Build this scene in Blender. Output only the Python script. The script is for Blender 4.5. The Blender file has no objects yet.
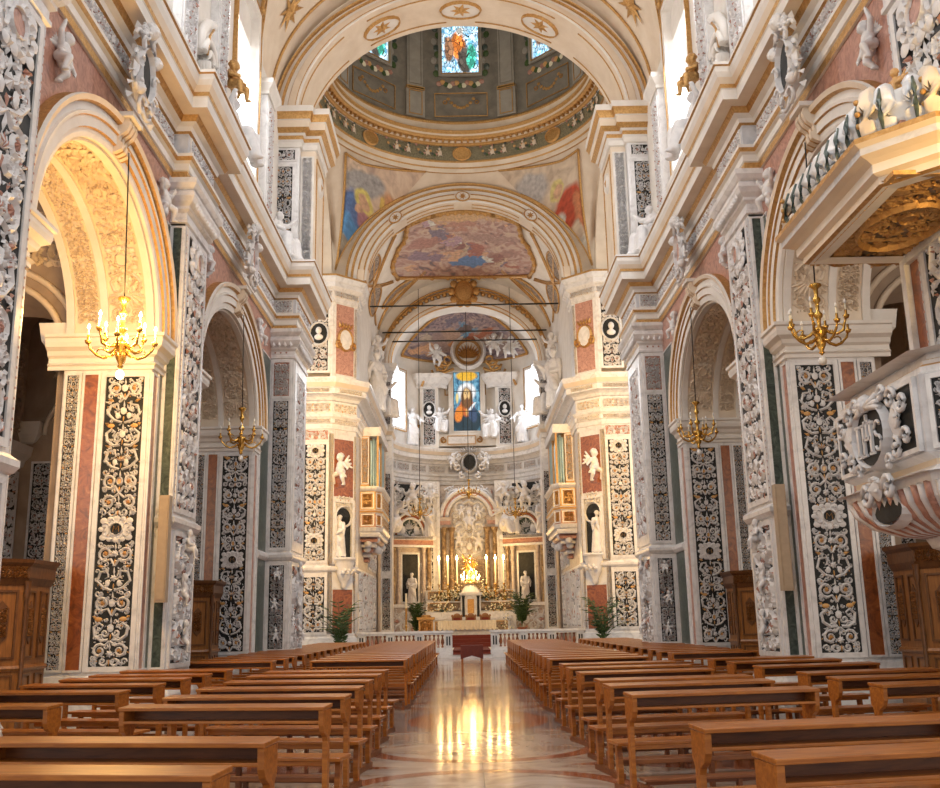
import bpy, bmesh, math, random
from mathutils import Vector, Matrix, Euler, noise
PI=math.pi
sc=bpy.context.scene
COL=sc.collection
D=bpy.data
rad=math.radians
def V(*a): return Vector(a)
# ------------------------------------------------------------------ materials
def newmat(name):
    m=D.materials.new(name); m.use_nodes=True
    nt=m.node_tree; b=nt.nodes['Principled BSDF']
    return m,nt,b
def tc(nt,scale=1.0,kind='Object'):
    t=nt.nodes.new('ShaderNodeTexCoord'); mp=nt.nodes.new('ShaderNodeMapping')
    mp.inputs['Scale'].default_value=(scale,scale,scale) if not isinstance(scale,tuple) else scale
    nt.links.new(t.outputs[kind],mp.inputs['Vector']); return mp.outputs['Vector']
def ramp(nt,fac,stops,interp='LINEAR'):
    r=nt.nodes.new('ShaderNodeValToRGB'); cr=r.color_ramp; cr.interpolation=interp
    while len(cr.elements)<len(stops): cr.elements.new(0.5)
    for e,(p,c) in zip(cr.elements,stops):
        e.position=p; e.color=(c[0],c[1],c[2],1)
    nt.links.new(fac,r.inputs['Fac']); return r.outputs['Color']
def nz(nt,vec,scale,detail=4,rough=.55,dist=0.):
    n=nt.nodes.new('ShaderNodeTexNoise'); n.inputs['Scale'].default_value=scale
    n.inputs['Detail'].default_value=detail; n.inputs['Roughness'].default_value=rough
    n.inputs['Distortion'].default_value=dist
    nt.links.new(vec,n.inputs['Vector']); return n.outputs['Fac']
def bump(nt,b,h,strength=.3,dist=.02):
    n=nt.nodes.new('ShaderNodeBump'); n.inputs['Strength'].default_value=strength
    n.inputs['Distance'].default_value=dist
    nt.links.new(h,n.inputs['Height']); nt.links.new(n.outputs['Normal'],b.inputs['Normal'])
def marble(name,stops,scale=2.,rough=.35,dist=1.5,bs=0.,detail=6,coord='Object'):
    m,nt,b=newmat(name); v=tc(nt,1.,coord)
    f=nz(nt,v,scale,detail,.6,dist)
    nt.links.new(ramp(nt,f,stops),b.inputs['Base Color'])
    b.inputs['Roughness'].default_value=rough
    if bs: bump(nt,b,nz(nt,v,scale*12,3),bs,.02)
    return m
def plain(name,c,rough=.5,metal=0.,bs=0.,bsc=30.,spec=.5):
    m,nt,b=newmat(name); b.inputs['Base Color'].default_value=(*c,1)
    v=tc(nt)
    f=nz(nt,v,8.,3)
    nt.links.new(ramp(nt,f,[(.3,[x*.9 for x in c]),(.7,[min(1,x*1.06) for x in c])]),b.inputs['Base Color'])
    b.inputs['Roughness'].default_value=rough; b.inputs['Metallic'].default_value=metal
    b.inputs['Specular IOR Level'].default_value=spec
    if bs: bump(nt,b,nz(nt,v,bsc,4),bs,.02)
    return m
def emis(name,c,s):
    m,nt,b=newmat(name); b.inputs['Base Color'].default_value=(0.02,0.02,0.02,1)
    b.inputs['Emission Color'].default_value=(*c,1); b.inputs['Emission Strength'].default_value=s
    return m
def wood(name,c1,c2,rough=.35,sc_=(3,25,25)):
    m,nt,b=newmat(name); v=tc(nt,sc_)
    f=nz(nt,v,1.2,5,.6,.6)
    nt.links.new(ramp(nt,f,[(.3,c1),(.7,c2)]),b.inputs['Base Color'])
    b.inputs['Roughness'].default_value=rough
    bump(nt,b,f,.12,.01)
    return m
M={}
M['stucco']=marble('white stucco',[(.35,(.70,.66,.61)),(.65,(.80,.765,.72))],1.5,.6,.3,.08)
M['cream']=marble('cream plaster',[(.35,(.68,.56,.43)),(.65,(.78,.67,.54))],1.2,.6,.3,.06)
M['wmarble']=marble('white marble',[(.30,(.56,.55,.55)),(.5,(.74,.73,.73)),(.7,(.80,.79,.79))],2.5,.3,1.5)
M['gmarble']=marble('grey marble',[(.30,(.40,.40,.42)),(.5,(.57,.57,.59)),(.7,(.64,.64,.66))],2.5,.35,1.5)
M['relief']=marble('carved white marble',[(.3,(.62,.61,.62)),(.7,(.80,.79,.79))],4,.45,.5,.2)
M['gold']=marble('gilding',[(.3,(.40,.21,.065)),(.7,(.66,.40,.15))],14,.42,.3,.35); M['gold'].node_tree.nodes['Principled BSDF'].inputs['Metallic'].default_value=.6
M['ochre']=marble('yellow marble',[(.3,(.52,.27,.08)),(.7,(.74,.43,.16))],6,.35,1.)
M['brass']=marble('gilt brass',[(.3,(.50,.28,.06)),(.7,(.80,.50,.13))],9,.25,.3); M['brass'].node_tree.nodes['Principled BSDF'].inputs['Metallic'].default_value=.85
M['dark']=marble('black marble',[(.35,(.012,.013,.014)),(.75,(.04,.042,.042))],4,.55,1.); M['dark'].node_tree.nodes['Principled BSDF'].inputs['Specular IOR Level'].default_value=.25
M['pmarble']=marble('warm weathered marble',[(.30,(.30,.24,.20)),(.5,(.50,.42,.37)),(.7,(.60,.53,.48))],3.,.45,1.5,.1)
M['dgreen']=marble('dark green marble',[(.35,(.03,.045,.04)),(.6,(.09,.12,.10)),(.8,(.25,.27,.22))],5,.3,2.)
M['red']=marble('red marble',[(.28,(.10,.035,.015)),(.48,(.27,.075,.022)),(.66,(.38,.125,.035)),(.78,(.60,.36,.20))],3.5,.28,2.5,detail=9)
M['rose']=marble('rose marble',[(.28,(.24,.11,.09)),(.5,(.47,.24,.18)),(.68,(.58,.33,.25)),(.78,(.78,.62,.54))],3.,.3,3.,detail=9)
M['brown']=marble('brown veined marble',[(.3,(.08,.05,.03)),(.48,(.22,.14,.07)),(.6,(.36,.25,.14)),(.75,(.62,.54,.45))],1.6,.28,3.,detail=9)
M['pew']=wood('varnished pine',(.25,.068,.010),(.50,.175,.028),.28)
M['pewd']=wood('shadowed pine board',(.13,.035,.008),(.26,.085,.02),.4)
M['oak']=wood('carved oak',(.17,.065,.016),(.33,.14,.038),.35,(20,20,2))
M['oakd']=wood('dark carved oak',(.07,.028,.01),(.17,.07,.022),.4,(14,14,6))
M['iron']=plain('dark iron',(.03,.028,.025),.5,.5)
M['candle']=plain('wax',(.85,.78,.6),.5)
M['bulb']=plain('unlit frosted bulb',(.85,.85,.84),.3)
M['flame']=emis('lit flame',(1.,.62,.22),60)
M['lamp']=emis('lit lamp',(1.,.72,.34),30)
M['cloth']=plain('white lace cloth',(.84,.74,.56),.8,0,.3,60)
M['redcloth']=plain('dark red cloth',(.16,.035,.025),.85,0,.3,50)
M['leaf']=marble('leaves',[(.3,(.02,.05,.012)),(.7,(.09,.15,.04))],9,.5,.5)
M['petal']=plain('cream petals',(.86,.80,.60),.7)
M['pipe']=plain('organ pipe tin',(.46,.66,.74),.4,.2)
M['beige']=plain('beige painted metal',(.40,.30,.20),.5)
M['glass']=emis('daylight through frosted pane',(.93,.96,1.),3.2)
M['greyp']=marble('painted grey drum',[(.3,(.17,.155,.13)),(.7,(.27,.245,.20))],2,.7,.5)
M['greyl']=marble('painted grey pilaster',[(.3,(.30,.28,.24)),(.7,(.40,.37,.32))],2,.7,.5)
M['aisle']=marble('aged plaster',[(.3,(.30,.22,.16)),(.7,(.46,.35,.26))],1.3,.7,.5,.15)
M['carpet']=plain('red carpet',(.20,.035,.02),.9,0,.3,80)
M['silver']=marble('gilt bronze glow',[(.3,(.7,.42,.12)),(.7,(.95,.7,.3))],20,.2,.5); M['silver'].node_tree.nodes['Principled BSDF'].inputs['Metallic'].default_value=.9
M['paper']=plain('card label',(.85,.75,.5),.7)

def paint(name,stops,blobs,scale=3.,distort=.12,emit=0.,rough=.6,cells=0.,seed=0.):
    """picture painted in UV space: background from noise, then soft ellipses (u,v,ru,rv,rot,colour)"""
    m,nt,b=newmat(name); N=nt.nodes; L=nt.links
    t=N.new('ShaderNodeTexCoord'); mp=N.new('ShaderNodeMapping'); mp.inputs['Location'].default_value=(seed,seed*.7,seed)
    L.new(t.outputs['UV'],mp.inputs['Vector'])
    n=N.new('ShaderNodeTexNoise'); n.inputs['Scale'].default_value=scale*2.2; n.inputs['Detail'].default_value=6; n.inputs['Distortion'].default_value=1.2
    L.new(mp.outputs['Vector'],n.inputs['Vector'])
    col=ramp(nt,n.outputs['Fac'],stops)
    n2=N.new('ShaderNodeTexNoise'); n2.inputs['Scale'].default_value=scale*1.6; n2.inputs['Detail'].default_value=4
    L.new(mp.outputs['Vector'],n2.inputs['Vector'])
    sub=N.new('ShaderNodeVectorMath'); sub.operation='SUBTRACT'; sub.inputs[1].default_value=(.5,.5,.5); L.new(n2.outputs['Color'],sub.inputs[0])
    scl=N.new('ShaderNodeVectorMath'); scl.operation='SCALE'; scl.inputs['Scale'].default_value=distort*2; L.new(sub.outputs[0],scl.inputs[0])
    add=N.new('ShaderNodeVectorMath'); add.operation='ADD'; L.new(t.outputs['UV'],add.inputs[0]); L.new(scl.outputs[0],add.inputs[1])
    n3=N.new('ShaderNodeTexNoise'); n3.inputs['Scale'].default_value=scale*7; n3.inputs['Detail'].default_value=3; L.new(mp.outputs['Vector'],n3.inputs['Vector'])
    for (u,v,ru,rv,rot,c) in blobs:
        q=N.new('ShaderNodeMapping'); q.vector_type='TEXTURE'
        q.inputs['Location'].default_value=(u,v,0); q.inputs['Rotation'].default_value=(0,0,rad(rot)); q.inputs['Scale'].default_value=(ru,rv,1)
        L.new(add.outputs[0],q.inputs['Vector'])
        sx=N.new('ShaderNodeSeparateXYZ'); L.new(q.outputs['Vector'],sx.inputs[0])
        cx=N.new('ShaderNodeCombineXYZ'); L.new(sx.outputs[0],cx.inputs[0]); L.new(sx.outputs[1],cx.inputs[1])
        ln=N.new('ShaderNodeVectorMath'); ln.operation='LENGTH'; L.new(cx.outputs[0],ln.inputs[0])
        mr=N.new('ShaderNodeMapRange'); mr.inputs['From Min'].default_value=1.05; mr.inputs['From Max'].default_value=.8
        L.new(ln.outputs['Value'],mr.inputs['Value'])
        sh=N.new('ShaderNodeMix'); sh.data_type='RGBA'; sh.inputs['A'].default_value=(c[0]*.35,c[1]*.35,c[2]*.35,1); sh.inputs['B'].default_value=(min(1,c[0]*1.6),min(1,c[1]*1.6),min(1,c[2]*1.6),1)
        L.new(n3.outputs['Fac'],sh.inputs['Factor'])
        mx=N.new('ShaderNodeMix'); mx.data_type='RGBA'
        L.new(mr.outputs[0],mx.inputs['Factor']); L.new(col,mx.inputs['A']); L.new(sh.outputs['Result'],mx.inputs['B'])
        col=mx.outputs['Result']
    if cells:
        vo=N.new('ShaderNodeTexVoronoi'); vo.feature='DISTANCE_TO_EDGE'; vo.inputs['Scale'].default_value=cells; L.new(t.outputs['UV'],vo.inputs['Vector'])
        vc=N.new('ShaderNodeTexVoronoi'); vc.inputs['Scale'].default_value=cells; L.new(t.outputs['UV'],vc.inputs['Vector'])
        hs=N.new('ShaderNodeHueSaturation'); L.new(col,hs.inputs['Color'])
        sv=N.new('ShaderNodeSeparateColor'); L.new(vc.outputs['Color'],sv.inputs[0])
        ma=N.new('ShaderNodeMapRange'); ma.inputs['To Min'].default_value=.45; ma.inputs['To Max'].default_value=1.7; L.new(sv.outputs[0],ma.inputs['Value']); L.new(ma.outputs[0],hs.inputs['Value'])
        gt=N.new('ShaderNodeMath'); gt.operation='GREATER_THAN'; gt.inputs[1].default_value=.035; L.new(vo.outputs['Distance'],gt.inputs[0])
        mx=N.new('ShaderNodeMix'); mx.data_type='RGBA'; mx.inputs['A'].default_value=(.01,.01,.01,1)
        L.new(gt.outputs[0],mx.inputs['Factor']); L.new(hs.outputs['Color'],mx.inputs['B']); col=mx.outputs['Result']
    if emit:
        L.new(col,b.inputs['Emission Color']); b.inputs['Emission Strength'].default_value=emit; b.inputs['Base Color'].default_value=(.02,.02,.02,1)
    else: L.new(col,b.inputs['Base Color'])
    b.inputs['Roughness'].default_value=rough
    return m
BL=(.10,.22,.42); RD=(.42,.10,.05); SK=(.62,.38,.24); YL=(.72,.52,.22); WH=(.72,.66,.58); GR=(.16,.17,.14); PK=(.55,.33,.27); DK=(.10,.08,.06); PU=(.25,.20,.30)
M['pendL']=paint('fresco of a blue robed seated figure',[(.3,(.42,.30,.24)),(.5,(.62,.46,.34)),(.7,(.72,.58,.44))],
   [(.1,.9,.3,.2,0,(.62,.48,.36)),(.35,.80,.22,.10,10,(.36,.34,.33)),(.3,.03,.5,.14,0,(.07,.06,.04)),(.62,.62,.10,.2,15,(.55,.28,.14)),(.80,.60,.06,.17,-10,(.58,.36,.2)),(.35,.12,.4,.13,0,(.17,.14,.10)),(.2,.28,.16,.13,0,(.30,.27,.20)),(.22,.30,.2,.12,0,(.34,.30,.24)),(.22,.52,.13,.22,10,(.10,.17,.36)),(.16,.42,.09,.12,0,(.10,.28,.55)),(.32,.55,.07,.13,0,(.42,.2,.22)),(.33,.68,.085,.085,0,(.80,.55,.16)),(.33,.67,.045,.055,0,SK),(.28,.6,.05,.03,40,SK),(.5,.62,.03,.16,-15,(.75,.45,.12))],4,.05)
M['pendR']=paint('fresco of a red cloaked figure on clouds',[(.3,(.42,.32,.24)),(.5,(.60,.48,.36)),(.7,(.72,.60,.46))],
   [(.35,.82,.2,.13,-10,(.45,.42,.40)),(.3,.1,.4,.1,0,(.14,.13,.10)),(.22,.26,.2,.09,0,(.50,.48,.42)),(.40,.26,.1,.07,0,(.55,.52,.46)),(.8,.22,.16,.09,0,(.55,.53,.47)),(.62,.2,.1,.07,0,(.45,.43,.38)),(.74,.56,.15,.20,-25,(.46,.07,.03)),(.66,.44,.07,.14,0,WH),(.88,.5,.07,.2,20,(.50,.18,.08)),(.62,.74,.07,.08,0,(.75,.55,.22)),(.63,.73,.045,.055,0,SK),(.45,.6,.04,.12,20,(.5,.35,.4))],4,.05,seed=3.)
M['ceilF']=paint('large chancel ceiling fresco',[(.32,(.16,.12,.13)),(.46,(.42,.24,.20)),(.56,(.52,.38,.32)),(.68,(.60,.46,.34))],
   [(.5,.86,.42,.10,0,(.58,.38,.20)),(.5,.72,.16,.05,0,(.45,.24,.18)),(.25,.5,.2,.06,15,(.42,.22,.18)),(.75,.52,.2,.06,-12,(.40,.26,.22)),(.2,.28,.16,.07,-10,(.28,.20,.26)),(.78,.28,.16,.07,10,(.38,.22,.18)),(.56,.22,.16,.09,10,(.12,.22,.42)),(.4,.30,.10,.06,0,SK),(.62,.40,.08,.05,0,PK),(.5,.52,.1,.05,0,(.5,.34,.28))]+[(.12+.77*((i*.618)%1),.12+.7*((i*.377)%1),.045+.02*(i%3),.035+.015*(i%2),i*37,(SK,(.40,.16,.12),(.22,.18,.24),(.55,.42,.30),(.30,.14,.12),WH,(.45,.30,.36))[i%7]) for i in range(26)],6,.16,seed=1.)
M['domeF']=paint('semi dome fresco',[(.32,(.12,.10,.12)),(.48,(.28,.22,.26)),(.6,(.42,.32,.30)),(.7,(.52,.42,.36))],
   [(.5,.55,.13,.16,0,(.14,.30,.48)),(.38,.45,.12,.18,20,(.45,.32,.26)),(.25,.3,.12,.2,10,(.36,.26,.24)),(.45,.3,.10,.12,0,(.55,.25,.10)),(.68,.42,.14,.2,-20,(.40,.30,.26)),(.82,.25,.12,.15,0,(.34,.26,.24))]+[(.1+.8*((i*.618)%1),.15+.7*((i*.41)%1),.05+.02*(i%3),.06+.02*(i%2),i*37,(SK,(.40,.16,.10),(.20,.18,.24),(.50,.42,.34),(.16,.12,.12))[i%5]) for i in range(14)],6,.14,seed=2.)
M['ringF']=paint('painted frieze with putti and garlands',[(.35,(.10,.10,.06)),(.5,(.22,.20,.12)),(.65,(.32,.26,.16))],
   [],9,.1,seed=5.)
M['vaultF']=paint('small vault fresco',[(.35,(.10,.07,.05)),(.5,(.26,.19,.14)),(.65,(.44,.36,.28))],[],5,.1,seed=6.)
M['sgC']=paint('stained glass of a bearded haloed figure',[(.4,(.02,.09,.16)),(.6,(.14,.34,.46))],
   [(.5,.93,.42,.09,0,(.75,.36,.03)),(.5,.18,.60,.26,0,(.008,.03,.045)),(.5,.40,.3,.16,0,(.45,.10,.02)),(.2,.30,.18,.14,30,(.62,.18,.02)),(.7,.3,.2,.14,-30,(.03,.06,.12)),(.5,.66,.36,.17,0,(1.,1.,1.)),(.5,.56,.24,.2,0,(.14,.06,.02)),(.5,.62,.13,.115,0,(.75,.42,.18)),(.5,.52,.08,.05,0,(.16,.06,.02)),(.45,.645,.03,.012,0,(.08,.03,.01)),(.55,.645,.03,.012,0,(.08,.03,.01)),(.5,.59,.014,.035,0,(.5,.24,.08)),(.14,.56,.06,.09,0,(.75,.5,.2)),(.5,.32,.06,.06,0,(.6,.3,.08)),(.7,.42,.16,.03,25,(.6,.66,.7))],4,.03,1.15,cells=0)
M['sgD']=paint('stained glass with red and blue figures',[(.4,(.10,.35,.55)),(.6,(.60,.75,.85))],
   [(.45,.55,.22,.3,10,(.75,.18,.03)),(.62,.28,.2,.28,0,(.06,.05,.04)),(.2,.5,.14,.25,0,(.25,.12,.06)),(.8,.35,.14,.25,0,(.05,.4,.28)),(.5,.82,.1,.08,0,(.9,.8,.6))],5,.06,1.5,cells=11)
# ------------------------------------------------------------------ mesh builder
class MB:
    def __init__(s): s.v=[]; s.f=[]; s.m=[]; s.mats=[]; s.uv={}; s.sm=[]
    def mi(s,m):
        m=M[m] if isinstance(m,str) else m
        if m not in s.mats: s.mats.append(m)
        return s.mats.index(m)
    def add(s,vs,fs,m,smooth=False,uvs=None):
        o=len(s.v); s.v.extend([tuple(v) for v in vs]); k=s.mi(m)
        for f in fs:
            s.f.append([i+o for i in f]); s.m.append(k); s.sm.append(smooth)
        if uvs:
            for i,u in enumerate(uvs): s.uv[o+i]=u
        return s
    def box(s,a,b,m):
        x0,y0,z0=[min(p,q) for p,q in zip(a,b)]; x1,y1,z1=[max(p,q) for p,q in zip(a,b)]
        vs=[(x0,y0,z0),(x1,y0,z0),(x1,y1,z0),(x0,y1,z0),(x0,y0,z1),(x1,y0,z1),(x1,y1,z1),(x0,y1,z1)]
        return s.add(vs,[(0,3,2,1),(4,5,6,7),(0,1,5,4),(1,2,6,5),(2,3,7,6),(3,0,4,7)],m)
    def obox(s,c,hx,hy,hz,m,rz=0.,rx=0.,ry=0.):
        R=Euler((rx,ry,rz)).to_matrix(); c=Vector(c)
        vs=[c+R@V(x*hx,y*hy,z*hz) for z in(-1,1) for (x,y) in((-1,-1),(1,-1),(1,1),(-1,1))]
        return s.add(vs,[(0,3,2,1),(4,5,6,7),(0,1,5,4),(1,2,6,5),(2,3,7,6),(3,0,4,7)],m)
    def grid(s,fn,nu,nv,m,smooth=True,uv=False,flip=False):
        vs=[];us=[]
        for j in range(nv+1):
            for i in range(nu+1):
                vs.append(fn(i/nu,j/nv)); us.append((i/nu,j/nv))
        fs=[]
        for j in range(nv):
            for i in range(nu):
                a=j*(nu+1)+i; q=(a,a+1,a+nu+2,a+nu+1)
                fs.append(q[::-1] if flip else q)
        return s.add(vs,fs,m,smooth,us if uv else None)
    def sweep(s,prof,path,m,closed=False,up=V(0,0,1),smooth=False,caps=True,mats=None):
        """prof: (out,z) pairs; path: plan points (x,y); mitred; out = right of travel"""
        P=[Vector(p[:2]) for p in path]; n=len(P); rings=[]
        for i in range(n):
            if closed or 0<i<n-1:
                d0=(P[i]-P[i-1]).normalized(); d1=(P[(i+1)%n]-P[i]).normalized()
            elif i==0: d0=d1=(P[1]-P[0]).normalized()
            else: d0=d1=(P[-1]-P[-2]).normalized()
            n0=V(d0.y,-d0.x); n1=V(d1.y,-d1.x); b=(n0+n1)
            if b.length<1e-4: b=n0
            b=b.normalized(); k=1/max(.25,b.dot(n1))
            rings.append([V(P[i].x+b.x*o*k,P[i].y+b.y*o*k,z) for o,z in prof])
        s.rings(rings,m,closed,caps,smooth,mats); return s
    def rings(s,rings,m,closed=False,caps=True,smooth=False,mats=None,loop=False):
        k=len(rings[0]); n=len(rings); o=len(s.v)
        for r in rings: s.v.extend([tuple(p) for p in r])
        for i in range(n if closed else n-1):
            a=o+i*k; b=o+((i+1)%n)*k
            for j in range(k if loop else k-1):
                j2=(j+1)%k
                s.f.append([a+j,a+j2,b+j2,b+j]); s.m.append(s.mi(mats[j] if mats else m)); s.sm.append(smooth)
        if caps and not closed and k>2:
            s.f.append([o+j for j in range(k)][::-1]); s.m.append(s.mi(m)); s.sm.append(False)
            s.f.append([o+(n-1)*k+j for j in range(k)]); s.m.append(s.mi(m)); s.sm.append(False)
        return s
    def tube(s,pts,r,m,seg=8,smooth=True):
        pts=[Vector(p) for p in pts]; rs=r if isinstance(r,(list,tuple)) else [r]*len(pts); R=[]
        for i,p in enumerate(pts):
            d=(pts[min(i+1,len(pts)-1)]-pts[max(i-1,0)]); d=d.normalized() if d.length>1e-6 else V(0,0,1)
            a=d.cross(V(0,0,1)); a=a.normalized() if a.length>.05 else d.cross(V(0,1,0)).normalized(); b=d.cross(a)
            R.append([p+(a*math.cos(t)+b*math.sin(t))*rs[i] for t in [2*PI*q/seg for q in range(seg)]])
        s.rings(R,m,smooth=smooth,loop=True); return s
    def lathe(s,prof,c,m,seg=16,smooth=True,mats=None,a0=0,a1=2*PI,sx=1.,sy=1.):
        c=Vector(c); full=abs(a1-a0-2*PI)<1e-4; R=[]
        for q in range(seg+(0 if full else 1)):
            t=a0+(a1-a0)*q/seg
            R.append([c+V(r*math.cos(t)*sx,r*math.sin(t)*sy,z) for r,z in prof])
        s.rings(R,m,closed=full,caps=False,smooth=smooth,mats=mats); return s
    def ball(s,c,r,m,sx=1,sy=1,sz=1,seg=10,rg=6,R=None):
        c=Vector(c); vs=[];fs=[]
        for j in range(rg+1):
            ph=PI*j/rg
            for i in range(seg):
                t=2*PI*i/seg; p=V(math.sin(ph)*math.cos(t)*sx,math.sin(ph)*math.sin(t)*sy,math.cos(ph)*sz)*r
                if R: p=R@p
                vs.append(c+p)
        for j in range(rg):
            for i in range(seg):
                a=j*seg+i; b=j*seg+(i+1)%seg; fs.append((a,a+seg,b+seg,b))
        return s.add(vs,fs,m,True)
    def prism(s,poly,fn,d,m,mside=None):
        """poly 2-D points mapped by fn(u,v,n) with thickness d"""
        n=len(poly); top=[fn(u,v,d) for u,v in poly]; bot=[fn(u,v,0) for u,v in poly]
        s.add(top+bot,[list(range(n))],m)
        s.add(top+bot,[(i,(i+1)%n,(i+1)%n+n,i+n) for i in range(n)],mside or m); return s
    def mesh(s,me,mat,m,smooth=True):
        vs=[mat@v.co for v in me.vertices]
        return s.add(vs,[tuple(p.vertices) for p in me.polygons],m,smooth)
    def build(s,name,parent=None,loc=None):
        """vertices are in world space; they are stored relative to the thing's base"""
        o=Vector((0,0,0)); p=parent
        if p is not None:
            while p is not None: o+=p.location; p=p.parent
        elif loc is not None: o=Vector(loc)
        me=D.meshes.new(name); me.from_pydata([(v[0]-o.x,v[1]-o.y,v[2]-o.z) for v in s.v],[],s.f)
        for m in s.mats: me.materials.append(m)
        me.polygons.foreach_set('material_index',s.m); me.polygons.foreach_set('use_smooth',s.sm)
        if s.uv:
            ul=me.uv_layers.new(name='UVMap')
            for l in me.loops:
                if l.vertex_index in s.uv: ul.data[l.index].uv=s.uv[l.vertex_index]
        me.update()
        ob=D.objects.new(name,me); COL.objects.link(ob)
        if parent is not None: ob.parent=parent
        elif loc is not None: ob.location=loc
        return ob
def thing(name,label,cat,loc=(0,0,0),group=None,rz=0.):
    o=D.objects.new(name,None); COL.objects.link(o); o.location=loc; o.rotation_euler=(0,0,rz); o.empty_display_size=.2
    o['label']=label; o['category']=cat
    if group: o['group']=group
    return o
def tag(o,label,cat,group=None):
    o['label']=label; o['category']=cat
    if group: o['group']=group
    return o
def struct(name,mb,parent=None):
    o=mb.build(name,parent)
    if parent is None: o['kind']='structure'
    return o
def copy_tree(o,parent=None):
    c=o.copy(); COL.objects.link(c)
    if parent is not None: c.parent=parent
    for ch in [x for x in D.objects if x.parent==o]: copy_tree(ch,c)
    return c
KIDS={}
def dup(o,loc=None,rz=None,label=None,group=None,mirror=False,scale=None):
    c=o.copy(); COL.objects.link(c)
    for ch in o.children:
        d=ch.copy(); COL.objects.link(d); d.parent=c
        for g in ch.children:
            e=g.copy(); COL.objects.link(e); e.parent=d
    if mirror:
        c.location=(-o.location.x,o.location.y,o.location.z); c.scale=(-o.scale.x,o.scale.y,o.scale.z); c.rotation_euler=(o.rotation_euler.x,o.rotation_euler.y,-o.rotation_euler.z)
    if loc is not None: c.location=loc
    if rz is not None: c.rotation_euler=(0,0,rz)
    if scale is not None: c.scale=scale
    if label: c['label']=label
    if group: c['group']=group
    return c
LR=[]   # left-side things to be mirrored: (object, right-hand label)
def both(o,rlabel):
    LR.append((o,rlabel)); return o
# ------------------------------------------------------------------ ornament
def frame(O,U,N,W=None):
    """local frame: u along U, v up, n out along N"""
    O=Vector(O);U=Vector(U).normalized();N=Vector(N).normalized();W=Vector(W or (0,0,1))
    return lambda u,v,n: O+U*u+W*v+N*n
def ribbon(mb,fn,pts,w,h,m):
    n=len(pts); vs=[];fs=[]
    for i,(x,y) in enumerate(pts):
        a=pts[max(0,i-1)]; b=pts[min(n-1,i+1)]; dx,dy=b[0]-a[0],b[1]-a[1]; l=math.hypot(dx,dy) or 1
        nx,ny=-dy/l,dx/l; t=i/(n-1); ww=w*(.45+.75*math.sin(PI*min(1,.25+t*.75))) 
        vs+= [fn(x+nx*ww,y+ny*ww,.0),fn(x,y,h),fn(x-nx*ww,y-ny*ww,.0)]
    for i in range(n-1):
        a=3*i; fs+=[(a,a+1,a+4,a+3),(a+1,a+2,a+5,a+4)]
    mb.add(vs,fs,m)
def spiral(cx,cy,r,a0,turns,sgn,n=12):
    return [(cx+r*(1-.78*i/n)*math.cos(a0+sgn*turns*2*PI*i/n),cy+r*(1-.78*i/n)*math.sin(a0+sgn*turns*2*PI*i/n)) for i in range(n+1)]
def leaf(mb,fn,x,y,a,l,w,h,m):
    c,s=math.cos(a),math.sin(a); P=lambda t,o:(x+c*l*t-s*o,y+s*l*t+c*o)
    vs=[fn(*P(0,0),0),fn(*P(.35,w),0),fn(*P(1,0),h*.4),fn(*P(.35,-w),0),fn(*P(.4,0),h)]
    mb.add(vs,[(0,4,1),(1,4,2),(2,4,3),(3,4,0)],m)
def rosette(mb,fn,x,y,r,h,m,k=7):
    vs=[fn(x,y,h)];n=k*2
    for i in range(n):
        a=2*PI*i/n; q=r*(1 if i%2 else .68); vs.append(fn(x+q*math.cos(a),y+q*math.sin(a),h*.35 if i%2 else 0))
    mb.add(vs,[(0,1+i,1+(i+1)%n) for i in range(n)],m)
def disc(mb,fn,x,y,rx,ry,h,m,n=14,dome=0.):
    vs=[fn(x,y,h+dome)]+[fn(x+rx*math.cos(2*PI*i/n),y+ry*math.sin(2*PI*i/n),h) for i in range(n)]
    mb.add(vs,[(0,1+i,1+(i+1)%n) for i in range(n)],m,dome>0)
def ringo(mb,fn,x,y,rx,ry,w,h,m,n=16):
    vs=[];fs=[]
    for i in range(n):
        a=2*PI*i/n;c,s=math.cos(a),math.sin(a)
        vs+=[fn(x+(rx-w)*c,y+(ry-w)*s,0),fn(x+rx*c,y+ry*s,h),fn(x+(rx+w)*c,y+(ry+w)*s,0)]
    for i in range(n):
        a=3*i;b=3*((i+1)%n); fs+=[(a,a+1,b+1,b),(a+1,a+2,b+2,b+1)]
    mb.add(vs,fs,m)
def face(mb,fn,x,y,s,h,m):
    """grotesque mask or child's head in relief"""
    disc(mb,fn,x,y,s,s*1.15,h*.5,m,12,h*.8); disc(mb,fn,x-s*.45,y-s*.25,s*.32,s*.28,h*.8,m,8,h*.3); disc(mb,fn,x+s*.45,y-s*.25,s*.32,s*.28,h*.8,m,8,h*.3)
    disc(mb,fn,x,y-s*.1,s*.16,s*.3,h*1.1,m,8,h*.3)
    for q in range(-3,4): disc(mb,fn,x+q*s*.28,y+s*(1.02-.05*q*q),s*.2,s*.2,h*.7,m,7,h*.5)
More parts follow.
